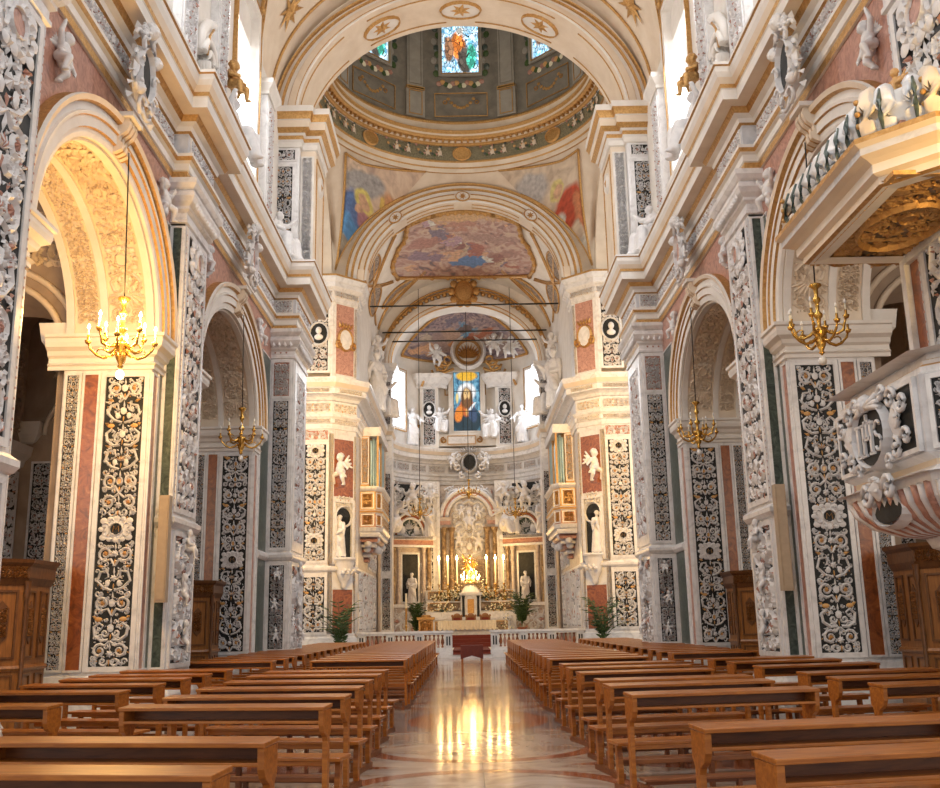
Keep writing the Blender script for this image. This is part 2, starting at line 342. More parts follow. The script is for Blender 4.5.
def ornament(mb,fn,w,h,seed=0,m1='relief',m2='ochre',d=.03,cell=1.,dens=1.,carts=(),m3=None,thick=1.,sym=True):
    """mirror-symmetric scrolling foliage, panel origin bottom centre, width w, height h"""
    R=random.Random(seed); hw=w/2; ch=hw*1.25*cell; n=max(1,round(h/ch)); ch=h/n; sides=(1,-1); last=''
    T=hw*.060*thick
    for k in range(n):
        y0=k*ch; ym=y0+ch/2
        cart=any(abs(c-ym)<ch*.5 for c in carts)
        typ=R.choice([q for q in 'ABCDABE' if q!=last]); last=typ
        for sd in sides:
            g=lambda u,v,nn,sd=sd: fn(u*sd,v,nn)
            if cart:
                for a in (60,20,-25,-65): 
                    q=rad(a); mb_p=spiral(hw*.62*math.cos(q),ym+ch*.36*math.sin(q),hw*.22,q+PI,.9,-1 if a>0 else 1,9); ribbon(mb,g,mb_p,T*1.5,d*1.8,m1)
                continue
            if typ=='A':
                ribbon(mb,g,[(0,y0)]+spiral(hw*.5,ym,hw*.40,-PI*.75,1.5,1,15),T*1.1,d,m1)
                rosette(mb,g,hw*.5,ym,hw*.15,d*1.5,m2)
                ribbon(mb,g,spiral(hw*.72,y0+ch*.14,hw*.2,PI,1.1,-1,9),T*.8,d*.8,m1); ribbon(mb,g,spiral(hw*.76,y0+ch*.88,hw*.18,PI,1.1,1,9),T*.8,d*.8,m1)
            elif typ=='B':
                ribbon(mb,g,[(0,y0+ch)]+spiral(hw*.52,y0+ch*.62,hw*.36,PI*.75,1.4,-1,14),T*1.1,d,m1)
                ribbon(mb,g,spiral(hw*.3,y0+ch*.2,hw*.24,PI*.9,1.2,1,10),T*.9,d*.9,m1); ribbon(mb,g,spiral(hw*.76,y0+ch*.18,hw*.18,0,1.2,1,9),T*.8,d*.8,m1)
                rosette(mb,g,hw*.52,y0+ch*.62,hw*.13,d*1.5,m2,6)
            elif typ=='E':
                ribbon(mb,g,[(hw*.1,y0+ch*.05),(hw*.45,y0+ch*.02),(hw*.8,y0+ch*.22),(hw*.86,y0+ch*.55),(hw*.6,y0+ch*.72),(hw*.4,y0+ch*.6),(hw*.5,y0+ch*.45)],T*1.2,d,m1)
                disc(mb,g,hw*.62,y0+ch*.86,hw*.2,hw*.12,d*.7,m2,9,d*.8); leaf(mb,g,hw*.75,y0+ch*.9,.5,hw*.25,hw*.1,d*1.3,m2); ribbon(mb,g,spiral(hw*.28,y0+ch*.32,hw*.2,PI,1.2,1,9),T*.9,d,m1)
            elif typ=='C':
                ribbon(mb,g,spiral(hw*.35,y0+ch*.72,hw*.3,-PI/2,1.3,1,12),T,d,m1); ribbon(mb,g,spiral(hw*.35,y0+ch*.28,hw*.3,PI/2,1.3,-1,12),T,d,m1)
                ribbon(mb,g,[(hw*.5,y0+ch*.5),(hw*.66,y0+ch*.62),(hw*.84,y0+ch*.7),(hw*.92,y0+ch*.9)],T,d,m1); ribbon(mb,g,[(hw*.5,y0+ch*.5),(hw*.66,y0+ch*.38),(hw*.84,y0+ch*.3),(hw*.92,y0+ch*.1)],T,d,m1)
                leaf(mb,g,hw*.66,ym,0,hw*.28,hw*.1,d*1.6,m2)
            else:
                ribbon(mb,g,[(hw*.06,y0),(hw*.5,y0+ch*.12),(hw*.84,y0+ch*.4),(hw*.7,y0+ch*.75),(hw*.35,y0+ch*.8),(hw*.28,y0+ch*.55),(hw*.45,y0+ch*.48)],T*1.1,d,m1)
                disc(mb,g,hw*.3,y0+ch*.3,hw*.13,hw*.18,d*.6,m1,8,d); leaf(mb,g,hw*.55,y0+ch*.93,PI*.1,hw*.35,hw*.09,d*1.4,m2)
            for q in range(9):
                x=R.uniform(.16,.88)*hw; y=y0+R.uniform(.05,.95)*ch; ribbon(mb,g,spiral(x,y,hw*R.uniform(.07,.14),R.uniform(0,6.3),1.1,R.choice((-1,1)),7),T*.62,d*.8,m1)
            for q in range(int(15*dens)):
                x=R.uniform(.12,.92)*hw; y=y0+R.uniform(.02,.98)*ch; a=R.uniform(0,2*PI)
                leaf(mb,g,x,y,a,hw*R.uniform(.10,.22),hw*R.uniform(.03,.055),d*R.uniform(.7,1.2),m1 if R.random()<.85 else m2)
        if cart:
            disc(mb,fn,0,ym,hw*.5,ch*.36,d*1.0,m1); disc(mb,fn,0,ym,hw*.30,ch*.23,d*1.3,m3 or 'dark'); ringo(mb,fn,0,ym,hw*.33,ch*.25,hw*.05,d*2.2,m1)
            rect(mb,lambda u,v,n:fn(u,v,n),-hw*.62,ym-ch*.34,hw*.62,ym+ch*.34,d*.7,m1)
            for q,(cu,cv,cr) in enumerate(((.66,.34,.2),(.78,0,.16),(.66,-.34,.2),(0,.44,.18),(0,-.44,.18),(.34,.42,.15),(.34,-.42,.15))):
                for sd in((1,-1) if cu else (1,)): disc(mb,fn,sd*hw*cu,ym+ch*cv,hw*cr,hw*cr*.85,d*.9,m1,9,d)
            if not m3:
                for sd in(-1,1): ribbon(mb,fn,[(sd*hw*.16,ym-ch*.12),(sd*hw*.12,ym+ch*.12),(0,ym-ch*.02)],T*.7,d*2,m2)
        else:
            j=R.random()
            if j<.3: face(mb,fn,0,ym,hw*.17,d*1.1,m1)
            elif j<.6: 
                for q in range(-3,4): leaf(mb,fn,0,y0+ch*.35,PI/2+q*.36,hw*.32,hw*.05,d*1.3,m1 if q%2 else m2)
            elif j<.8: ringo(mb,fn,0,ym,hw*.14,hw*.2,hw*.04,d*1.4,m1); disc(mb,fn,0,ym,hw*.1,hw*.15,d*.5,m2)
            else: rosette(mb,fn,0,ym,hw*.2,d*1.6,m1)
            leaf(mb,fn,0,y0+ch*.62,PI/2,ch*.36,hw*.06,d,m1); leaf(mb,fn,0,y0+ch*.3,-PI/2,ch*.28,hw*.05,d,m2)
def rect(mb,fn,u0,v0,u1,v1,d,m):
    """a slab standing d proud of the frame plane"""
    mb.prism([(u0,v0),(u1,v0),(u1,v1),(u0,v1)],fn,d,m)
def border(mb,fn,u0,v0,u1,v1,w,d,m):
    rect(mb,fn,u0,v0,u0+w,v1,d,m); rect(mb,fn,u1-w,v0,u1,v1,d,m); rect(mb,fn,u0+w,v0,u1-w,v0+w,d,m); rect(mb,fn,u0+w,v1-w,u1-w,v1,d,m)
def panel(parent,fn,u0,v0,u1,v1,seed,bw=.07,bg='dark',m1='relief',m2='ochre',fm='wmarble',d=.03,name='inlaid_panel',**kw):
    """marble frame + dark ground + carved scrollwork as one part of parent"""
    mb=MB(); border(mb,fn,u0,v0,u1,v1,bw,.035,fm)
    w=u1-u0-2*bw; h=v1-v0-2*bw; uc=(u0+u1)/2
    rect(mb,fn,u0+bw,v0+bw,u1-bw,v1-bw,.008,bg)
    g=lambda u,v,n: fn(uc+u,v0+bw+v,.008+n)
    ornament(mb,g,w*.97,h,seed,m1,m2,d,**kw)
    return mb.build(name,parent)
def strip(parent,fn,u0,v0,u1,v1,m,name='marble_strip',fm='wmarble',bw=.04):
    mb=MB(); border(mb,fn,u0,v0,u1,v1,bw,.03,fm); rect(mb,fn,u0+bw,v0+bw,u1-bw,v1-bw,.01,m)
    return mb.build(name,parent)
# ------------------------------------------------------------------ sculpted figures (voxel-fused)
def fuse(name,prims,vox,smooth=3,dec=None):
    mb=MB()
    for p in prims:
        if p[0]=='b':
            _,c,r=p[:3]; s=p[3] if len(p)>3 else (1,1,1); e=Euler(p[4]).to_matrix() if len(p)>4 else None
            mb.ball(c,r,'relief',*s,seg=14,rg=8,R=e)
        else:
            _,a,b,r0,r1=p; a=Vector(a);b=Vector(b)
            mb.tube([a,b],[r0,r1],'relief',12); mb.ball(a,r0,'relief',seg=12,rg=6); mb.ball(b,r1,'relief',seg=12,rg=6)
    o=mb.build(name)
    m=o.modifiers.new('r','REMESH'); m.mode='VOXEL'; m.voxel_size=vox; m.adaptivity=0
    if smooth: s=o.modifiers.new('s','SMOOTH'); s.iterations=smooth; s.factor=.5
    if dec: q=o.modifiers.new('d','DECIMATE'); q.ratio=dec
    dg=bpy.context.evaluated_depsgraph_get(); dg.update()
    me=D.meshes.new_from_object(o.evaluated_get(dg))
    old=o.data; D.objects.remove(o); D.meshes.remove(old)
    me.name=name
    me.polygons.foreach_set('use_smooth',[True]*len(me.polygons))
    return me
def head(c,r,hair='curl',beard=False,R_=None):
    x,y,z=c; P=[('b',c,r,(.82,.95,1.08)),('b',(x,y-r*.9,z-.1*r),r*.16,(1,1.2,1.4)),('b',(x,y-r*.72,z-.52*r),r*.24,(1.3,.6,.5)),('b',(x-.34*r,y-.62*r,z-.2*r),r*.3),('b',(x+.34*r,y-.62*r,z-.2*r),r*.3),
       ('b',(x-.82*r,y,z-.05*r),r*.18,(.5,1,1.4)),('b',(x+.82*r,y,z-.05*r),r*.18,(.5,1,1.4)),('b',(x,y-.78*r,z+.28*r),r*.22,(2.6,.5,.5))]
    Q=random.Random(int(z*100)+int(r*1000))
    for i in range(14):
        a=i*2.4; e=.3+.7*(i/13); P.append(('b',(x+r*.72*math.cos(a)*math.sqrt(max(0,1.15-e*e)),y+.18*r+r*.72*math.sin(a)*math.sqrt(max(0,1.15-e*e)),z+r*e*.95),r*.34))
    if beard: P+=[('b',(x,y-.6*r,z-1.0*r),r*.42,(1,.8,1.3))]
    return P
def putto(pose=0,wings=True):
    """plump winged child about 1 high, facing -Y"""
    Q=random.Random(pose)
    P=head((0,-.02,.88),.125)
    P+=[('c',(0,0,.75),(0,0,.68),.05,.07),('b',(0,0,.63),.145,(1.05,.8,1)),('b',(0,-.02,.50),.15,(1,.9,1)),('b',(-.07,.01,.42),.11),('b',(.07,.01,.42),.11)]
    arms=[((-.15,0,.68),(-.30,-.05,.60),(-.34,-.15,.74)),((.15,0,.68),(.30,-.04,.76),(.38,-.08,.92))] if pose==0 else \
         [((-.15,0,.68),(-.27,-.10,.55),(-.15,-.24,.52)),((.15,0,.68),(.28,-.10,.56),(.14,-.22,.46))] if pose==1 else \
         [((-.15,0,.68),(-.28,-.02,.80),(-.30,-.06,.98)),((.15,0,.68),(.30,-.02,.56),(.42,-.06,.50))]
    for a,b,c in arms:
        P+=[('c',a,b,.062,.052),('c',b,c,.052,.036),('b',c,.045,(1,.8,1.2))]
        for k in range(4): P.append(('c',c,(c[0]+(k-1.5)*.018,c[1]-.02,c[2]+(.07 if c[2]>b[2] else -.06)),.014,.011))
    legs=[((-.08,0,.42),(-.14,-.20,.30),(-.12,-.14,.06)),((.08,0,.42),(.16,-.06,.22),(.12,.06,.03))] if pose!=1 else \
         [((-.08,0,.40),(-.15,-.26,.38),(-.13,-.28,.12)),((.08,0,.40),(.14,-.26,.34),(.20,-.24,.10))]
    for a,b,c in legs:
        P+=[('c',a,b,.10,.07),('c',b,c,.072,.04),('c',c,(c[0],c[1]-.09,c[2]-.02),.036,.028)]
    if wings:
        for s in(-1,1):
            for k in range(4): P.append(('c',(s*.06,.10,.68),(s*(.22+.05*k),.16,.92-.13*k),.05,.03))
    P+=[('c',(-.17,-.05,.44),(.17,-.08,.40),.05,.06),('c',(.17,-.08,.40),(.25,.02,.25),.05,.03)]
    return P
def saint(pose=0,beard=True):
    """robed standing figure 1 high, facing -Y"""
    P=head((0,-.015,.925),.062,beard=beard)
    P+=[('c',(0,0,.86),(0,0,.82),.03,.04),('b',(0,0,.74),.115,(1.05,.65,1.0)),('b',(0,-.01,.60),.10,(1.05,.75,1.2))]
    for k in range(13):
        a=2*PI*k/13; r=.085+.02*(k%2); P.append(('c',(.07*math.cos(a),.05*math.sin(a),.62),(.135*math.cos(a+.15),.10*math.sin(a+.15),.03),.045,.028+.008*(k%3)))
    P+=[('b',(0,0,.30),.12,(1,.75,2.2)),('c',(-.12,-.05,.70),(.12,-.09,.36),.04,.05),('c',(.12,-.09,.36),(.15,0,.10),.045,.03),('c',(-.10,-.07,.60),(.10,-.10,.30),.03,.035)]
    if pose==0: arms=[((-.12,0,.78),(-.17,-.03,.63),(-.06,-.13,.62)),((.12,0,.78),(.18,-.03,.64),(.07,-.14,.55))]
    elif pose==1: arms=[((-.12,0,.78),(-.20,-.03,.66),(-.22,-.14,.74)),((.12,0,.78),(.17,-.03,.62),(.07,-.13,.58))]
    else: arms=[((-.12,0,.78),(-.22,-.02,.86),(-.26,-.08,1.0)),((.12,0,.78),(.20,-.05,.68),(.26,-.12,.62))]
    for a,b,c in arms:
        P+=[('c',a,b,.048,.046),('c',b,c,.046,.03),('b',c,.024,(1,1,1.2))]
        for k in range(4): P.append(('c',c,(c[0]+(k-1.5)*.009,c[1]-.03,c[2]+.012),.008,.006))
        P.append(('c',b,(b[0],b[1],b[2]-.14),.04,.02))
    P+=[('c',(-.05,-.06,.03),(-.055,-.13,.02),.028,.02),('c',(.05,-.06,.03),(.055,-.12,.02),.028,.02)]
    return P
def seated(pose=0):
    P=head((0,-.02,.90),.075)
    P+=[('c',(0,0,.82),(0,0,.78),.035,.05),('b',(0,0,.68),.13,(1.05,.7,1.1)),('b',(0,0,.52),.13,(1.1,.85,1)),('c',(-.09,0,.46),(-.13,-.28,.44),.10,.085),('c',(.09,0,.46),(.15,-.26,.40),.10,.085),
        ('c',(-.13,-.28,.44),(-.15,-.30,.10),.09,.09),('c',(.15,-.26,.40),(.10,-.34,.10),.09,.09),('c',(0,-.26,.36),(0,-.30,.10),.08,.08),('b',(0,.04,.30),.2,(1.1,.9,1.1)),('b',(-.15,-.36,.05),.045,(1,1.6,.8)),('b',(.10,-.40,.05),.045,(1,1.6,.8)),('c',(-.15,-.1,.40),(.2,-.2,.25),.07,.06)]
    for s,(a,b,c) in ((-1,((-.13,0,.76),(-.26,-.06,.64),(-.16,-.22,.56))),(1,((.13,0,.76),(.27,-.02,.80),(.36,-.10,.92)))):
        P+=[('c',a,b,.055,.048),('c',b,c,.047,.032),('b',c,.033)]
        for k in range(4): P.append(('c',c,(c[0]+(k-1.5)*.012,c[1]-.04,c[2]+.012),.010,.008))
    for s in(-1,1):
        for k in range(4): P.append(('c',(s*.05,.12,.72),(s*(.2+.06*k),.2,1.0-.15*k),.05,.028))
    return P
ME={}
ME['putto0']=fuse('putto_a',putto(0),.016,2); ME['putto1']=fuse('putto_b',putto(1),.016,2); ME['putto2']=fuse('putto_c',putto(2),.016,2)
ME['puttolo']=fuse('putto_relief_a',putto(0,False),.03,1); ME['puttolo2']=fuse('putto_relief_b',putto(2,False),.03,1); ME['puttolo1']=fuse('putto_relief_c',putto(1,True),.03,1)
ME['saint0']=fuse('saint_a',saint(0),.009,2); ME['saint1']=fuse('saint_b',saint(1,False),.009,2); ME['saint2']=fuse('saint_c',saint(2,False),.011,2)
ME['seat0']=fuse('seated_a',seated(0),.014,2)
def statue(name,label,cat,me,loc,h,rz=0,mat='relief',group=None,base=True,tilt=0.,flip=False,rx=0.):
    """figure body mesh plus its plinth"""
    t=thing(name,label,cat,loc,group)
    mb=MB(); mb.mesh(ME[me],Matrix.Translation(Vector(loc))@Matrix.Rotation(rz,4,'Z')@Matrix.Rotation(tilt,4,'Y')@Matrix.Rotation(rx,4,'X')@Matrix.Diagonal((-h if flip else h,h,h,1)),mat); 
    mb.build('figure',t)
    if base:
        b=MB(); x,y,z=loc; R=Matrix.Rotation(rz,3,'Z')
        b.lathe([(0,z-.001),(h*.20,z-.001),(h*.20,z-h*.03),(h*.17,z-h*.04),(h*.17,z-h*.09),(h*.22,z-h*.10),(h*.22,z-h*.13),(0,z-h*.13)],(x,y,0),'wmarble',12,False); b.build('plinth',t)
    return t
# ------------------------------------------------------------------ chandelier
def chandelier(loc,lit,top,label,small=False,arms=8,group=None):
    x,y,z=loc; t=thing('chandelier',label,'chandelier',loc,group)
    b=MB(); b.lathe([(0,z+1.0),(.09,z+1.0),(.10,z+.97),(.04,z+.92),(.03,z+.80),(.06,z+.76),(.06,z+.72),(.03,z+.68),(.028,z+.55),(.07,z+.50),(.07,z+.46),(.035,z+.42),(.03,z+.30),(.11,z+.26),(.12,z+.20),(.06,z+.10),(.09,z+.06),(.07,z-.02),(.03,z-.10),(.05,z-.13),(0,z-.18)],(x,y,0),'brass',14)
    for k in range(8): b.ball((x+.09*math.cos(k*PI/4),y+.09*math.sin(k*PI/4),z+.21),.03,'brass',seg=6,rg=4)
    b.build('stem',t)
    for k in range(arms):
        a=2*PI*k/arms+.2; c,s=math.cos(a),math.sin(a); m=MB(); r1=.50 if k%2==0 else .42; dz=.0 if k%2==0 else .14
        pts=[(x+c*r,y+s*r,z+h+dz) for r,h in((.07,.10),(.16,.03),(.26,.0),(.36,.04),(r1-.04,.14),(r1,.24))]
        m.tube(pts,[.028,.026,.024,.022,.02,.016],'brass',7)
        sp=[(x+c*(.30+.06*math.cos(q)),y+s*(.30+.06*math.cos(q)),z+dz+.09+.06*math.sin(q)) for q in[-PI/2+i*.6 for i in range(8)]]; m.tube(sp,.012,'brass',5)
        m.lathe([(0,.22),(.035,.22),(.055,.27),(.03,.28),(.022,.29),(.022,.36),(0,.36)],(x+c*r1,y+s*r1,z+dz),'brass',9)
        ar=m.build('arm',t)
        q=MB(); q.lathe([(.014,.34),(.014,.44),(.008,.45),(.006,.46)],(x+c*r1,y+s*r1,z+dz),'candle',7); cn=q.build('candle',ar)
        q=MB(); q.lathe([(0,.455),(.022,.475),(.024,.49),(.012,.53),(0,.55)],(x+c*r1,y+s*r1,z+dz),'lamp' if lit and k in lit else 'bulb',7); q.build('bulb',ar)
    q=MB(); q.ball((x,y,z-.26),.065,'lamp' if lit else 'bulb',sz=1.15); q.build('hanging_bulb',t)
    q=MB(); q.tube([(x,y,z+1.0),(top[0],top[1],top[2])],.012 if not small else .014,'iron',5); q.build('chain',t)
    return t
# ------------------------------------------------------------------ nave architecture, left side (later mirrored)
WX=-6.0; PX=-5.7; BX=-7.65; SP=7.0
BAYS=[(15.35,2.75),(24.15,3.05)]; IB=2.3; OB=2.95; OW=.65
CAM=lambda x,y,z=0: frame((x,y,z),(1,0,0),(0,-1,0))     # plane facing the entrance
NAV=lambda x,y,z=0: frame((x,y,z),(0,1,0),(1,0,0))      # plane facing the nave
BASE=[(0,0),(.16,0),(.16,.42),(.12,.50),(.12,.62),(.07,.70),(.05,.78),(0,.80)]
IMP=[(0,6.35),(.05,6.35),(.05,6.42),(.09,6.45),(.03,6.50),(.03,6.58),(.10,6.62),(.13,6.70),(.22,6.76),(.24,6.84),(.24,6.92),(.28,6.94),(.28,7.0),(0,7.0)]
LED=[(0,3.44),(.05,3.46),(.10,3.54),(.10,3.62),(.05,3.66),(0,3.70)]
CAP=[(0,9.55),(.05,9.57),(.05,9.64),(.02,9.66),(.02,9.78),(.09,9.84),(.09,9.9),(.17,9.98),(.22,10.08),(.20,10.18),(.14,10.22),(.20,10.26),(.26,10.34),(.26,10.45),(0,10.45)]
def ellip(cy,a,b,n,z0=SP): return [(cy-a*math.cos(PI*i/n),z0+b*math.sin(PI*i/n)) for i in range(n+1)]
def cap_leaves(mb,fn,u0,u1,z,m='relief'):
    k=max(2,int((u1-u0)/.16)); 
    for i in range(k):
        u=u0+(i+.5)*(u1-u0)/k
        leaf(mb,lambda a,b,n:fn(a,b,n+.18),u,z,PI/2,.2,.07,.05,m)
def pilaster_relief(parent,fn,u0,v0,u1,v1,seed,kids=2):
    """deep white carving with child figures on a dark ground"""
    mb=MB(); border(mb,fn,u0,v0,u1,v1,.09,.05,'wmarble'); rect(mb,fn,u0+.09,v0+.09,u1-.09,v1-.09,.006,'dark')
    w=u1-u0-.2; h=v1-v0-.2; uc=(u0+u1)/2
    ornament(mb,lambda u,v,n:fn(uc+u,v0+.1+v,n),w*.96,h,seed,'relief','rose',.09,thick=1.5,dens=1.6)
    O=fn(uc,v0,0); U=fn(uc+1,v0,0)-O; N=fn(uc,v0,1)-O
    R=Matrix((U,-N,V(0,0,1))).transposed().to_4x4()
    for k in range(kids):
        zc=v0+.25+(v1-v0-.8)*k/max(1,kids-1); s=min(w*.95,h/kids*.8)
        mb.mesh(ME[('puttolo','puttolo2','puttolo1')[(k+seed)%3]],Matrix.Translation(fn(uc+(-1)**k*w*.08,zc,.10))@R@Matrix.Diagonal((s,s*.8,s,1)),'relief')
    mb.build('carved_panel',parent)
def studs(mb,fn,u0,v0,u1,v1,step,m='rose',r=.022,d=.03):
    if u1-u0<.02:
        for k in range(int((v1-v0)/step)): disc(mb,fn,u0,v0+(k+.5)*step,r,r,d,m,6,.01)
    else:
        for k in range(int((u1-u0)/step)): disc(mb,fn,u0+(k+.5)*step,v0,r,r,d,m,6,.01)
# --- the pier between the two nave arches
def nave_pier(y0,y1,py0,py1,label,rlabel,near=True,far=True,seed=1,name='nave_pier'):
    t=thing(name,label,'pier',((WX+BX)/2,(y0+y1)/2,0))
    b=MB(); b.box((BX,y0,0),(WX,y1,6.36),'wmarble'); b.box((WX-.02,py0,0),(PX,py1,9.6),'wmarble'); b.box((BX,y0,6.9),(WX-.05,y1,7.02),'wmarble'); b.build('shaft',t)
    b=MB(); b.sweep(BASE,[(BX,y0),(WX,y0),(WX,py0),(PX,py0),(PX,py1),(WX,py1),(WX,y1),(BX,y1)],'wmarble'); b.build('base',t)
    if near:
        b=MB(); b.sweep(IMP,[(BX-.3,y0),(WX,y0),(WX,py0)],'stucco'); b.build('impost',t)
        F=CAM(0,y0)
        panel(t,F,-6.93,.86,-6.03,6.3,seed,bw=.09,bg='dark',m1='relief',m2='ochre',d=.035,carts=(2.55,),name='inlaid_panel')
        strip(t,F,-7.28,.86,-6.95,6.3,'red')
        panel(t,F,-7.62,.86,-7.30,6.3,seed+7,bw=.05,m1='relief',m2='ochre',d=.02,name='inlaid_panel')
    strip(t,NAV(WX,0),y0+.02,.86,y0+.33,6.3,'rose'); strip(t,NAV(WX,0),y0+.36,.86,py0-.01,9.5,'dgreen')
    if far:
        b=MB(); b.sweep(IMP,[(WX,py1),(WX,y1),(BX-.3,y1)],'stucco'); b.build('impost',t)
        strip(t,NAV(WX,0),y1-.33,.86,y1-.02,6.3,'rose'); strip(t,NAV(WX,0),py1+.01,.86,y1-.36,9.5,'dgreen')
    if near: strip(t,CAM(0,py0),WX+.03,.86,PX-.02,3.4,'dgreen'); strip(t,CAM(0,py0),WX+.03,3.75,PX-.02,9.5,'dgreen')
    F=NAV(PX,0)
    pilaster_relief(t,F,py0+.12,.86,py1-.12,3.4,seed,3)
    panel(t,F,py0+.12,3.75,py1-.12,9.5,seed+3,bw=.11,bg='dark',m1='relief',m2='rose',d=.05,thick=1.25,dens=1.8,carts=(4.8,),m3='rose',name='inlaid_panel')
    for e in(py0+.06,py1-.06):
        b=MB(); rect(b,F,e-.04,3.8,e+.04,9.5,.012,'gmarble'); studs(b,F,e,3.8,e,9.5,.13); b.build('stud_border',t)
    b=MB(); b.sweep(LED,[(WX,py0),(PX,py0),(PX,py1),(WX,py1)],'wmarble'); b.build('ledge',t)
    b=MB(); b.sweep(CAP,[(WX,py0),(PX,py0),(PX,py1),(WX,py1)],'wmarble',smooth=False); b.box((WX,py0,9.5),(PX,py1,10.45),'wmarble')
    cap_leaves(b,F,py0,py1,9.86); b.build('capital',t)
    return both(t,rlabel)
nave_pier(7.6,12.6,10.1,11.95,'tall white marble pier with blue-black scroll inlay at the extreme left edge','tall inlaid marble pier carrying the pulpit at the right edge',near=False,seed=11)
pA=nave_pier(18.1,21.1,18.75,20.45,'marble pier beside the lit chandelier, red slab and gold-tinted scroll panel, left side of nave','marble pier behind the big right-hand chandelier, scroll panel and brown veined slab',seed=21)
# --- the crossing-side pier (wall strip + deep projecting pilaster)
def crossing_pier():
    y0=27.2; t=thing('crossing_pier','marble pier at the near left corner of the crossing with carved beast panels','pier',(-6.2,29.5,0))
    b=MB(); b.box((BX,y0,0),(WX,33.0,6.36),'wmarble'); b.box((-9.5,30.6,0),(WX,32.2,10.45),'wmarble'); b.box((WX,29.3,0),(-5.3,31.6,9.6),'wmarble'); b.box((BX,y0,6.9),(WX,30.6,7.02),'wmarble'); b.build('shaft',t)
    b=MB(); b.sweep(BASE,[(BX,y0),(WX,y0),(WX,29.3),(-5.3,29.3),(-5.3,31.6),(-6,31.6)],'wmarble'); b.build('base',t)
    b=MB(); b.sweep(IMP,[(BX-.3,y0),(WX,y0),(WX,27.9)],'stucco'); b.build('impost',t)
    F=CAM(0,y0); panel(t,F,-6.93,.86,-6.03,6.3,31,bw=.09,m1='relief',m2='ochre',carts=(2.6,)); strip(t,F,-7.28,.86,-6.95,6.3,'red'); panel(t,F,-7.62,.86,-7.30,6.3,37,bw=.05,d=.02)
    strip(t,NAV(WX,0),y0+.02,.86,y0+.42,6.3,'rose'); strip(t,NAV(WX,0),y0+.75,.86,29.2,9.5,'dgreen')
    F=CAM(0,29.3); pilaster_relief(t,F,-5.97,.86,-5.36,3.4,33,3); panel(t,F,-5.97,3.75,-5.36,8.3,34,bw=.08,m2='ochre',d=.045,thick=1.3)
    mb=MB(); border(mb,F,-5.97,8.3,-5.36,9.5,.07,.05,'wmarble'); rect(mb,F,-5.9,8.37,-5.43,9.43,.01,'rose'); ornament(mb,lambda u,v,n:F(-5.665+u,8.4+v,n),.45,1.,5,'relief','relief',.07,thick=1.6,dens=1.6); mb.build('carved_panel',t)
    F=NAV(-5.3,0); pilaster_relief(t,F,29.4,.86,31.5,3.4,35,3); panel(t,F,29.4,3.75,31.5,9.5,36,bw=.3,m2='rose',d=.06,thick=1.5,dens=1.8,m1='relief',bg='gmarble')
    b=MB(); b.sweep(LED,[(WX,27.9),(WX,29.3),(-5.3,29.3),(-5.3,31.6),(-6,31.6)],'wmarble'); b.build('ledge',t)
    b=MB(); b.sweep(CAP,[(WX,29.3),(-5.3,29.3),(-5.3,31.6),(-6,31.6)],'wmarble'); b.box((WX,29.3,9.5),(-5.3,31.6,10.45),'wmarble'); cap_leaves(b,CAM(0,29.3),-6,-5.3,9.86); cap_leaves(b,F,29.3,31.6,9.86)
    studs(b,CAM(0,29.24),-5.95,9.72,-5.4,9.72,.17,r=.03); b.build('capital',t)
    return both(t,'marble pier at the near right corner of the crossing with carved beast panels')
pC=crossing_pier()
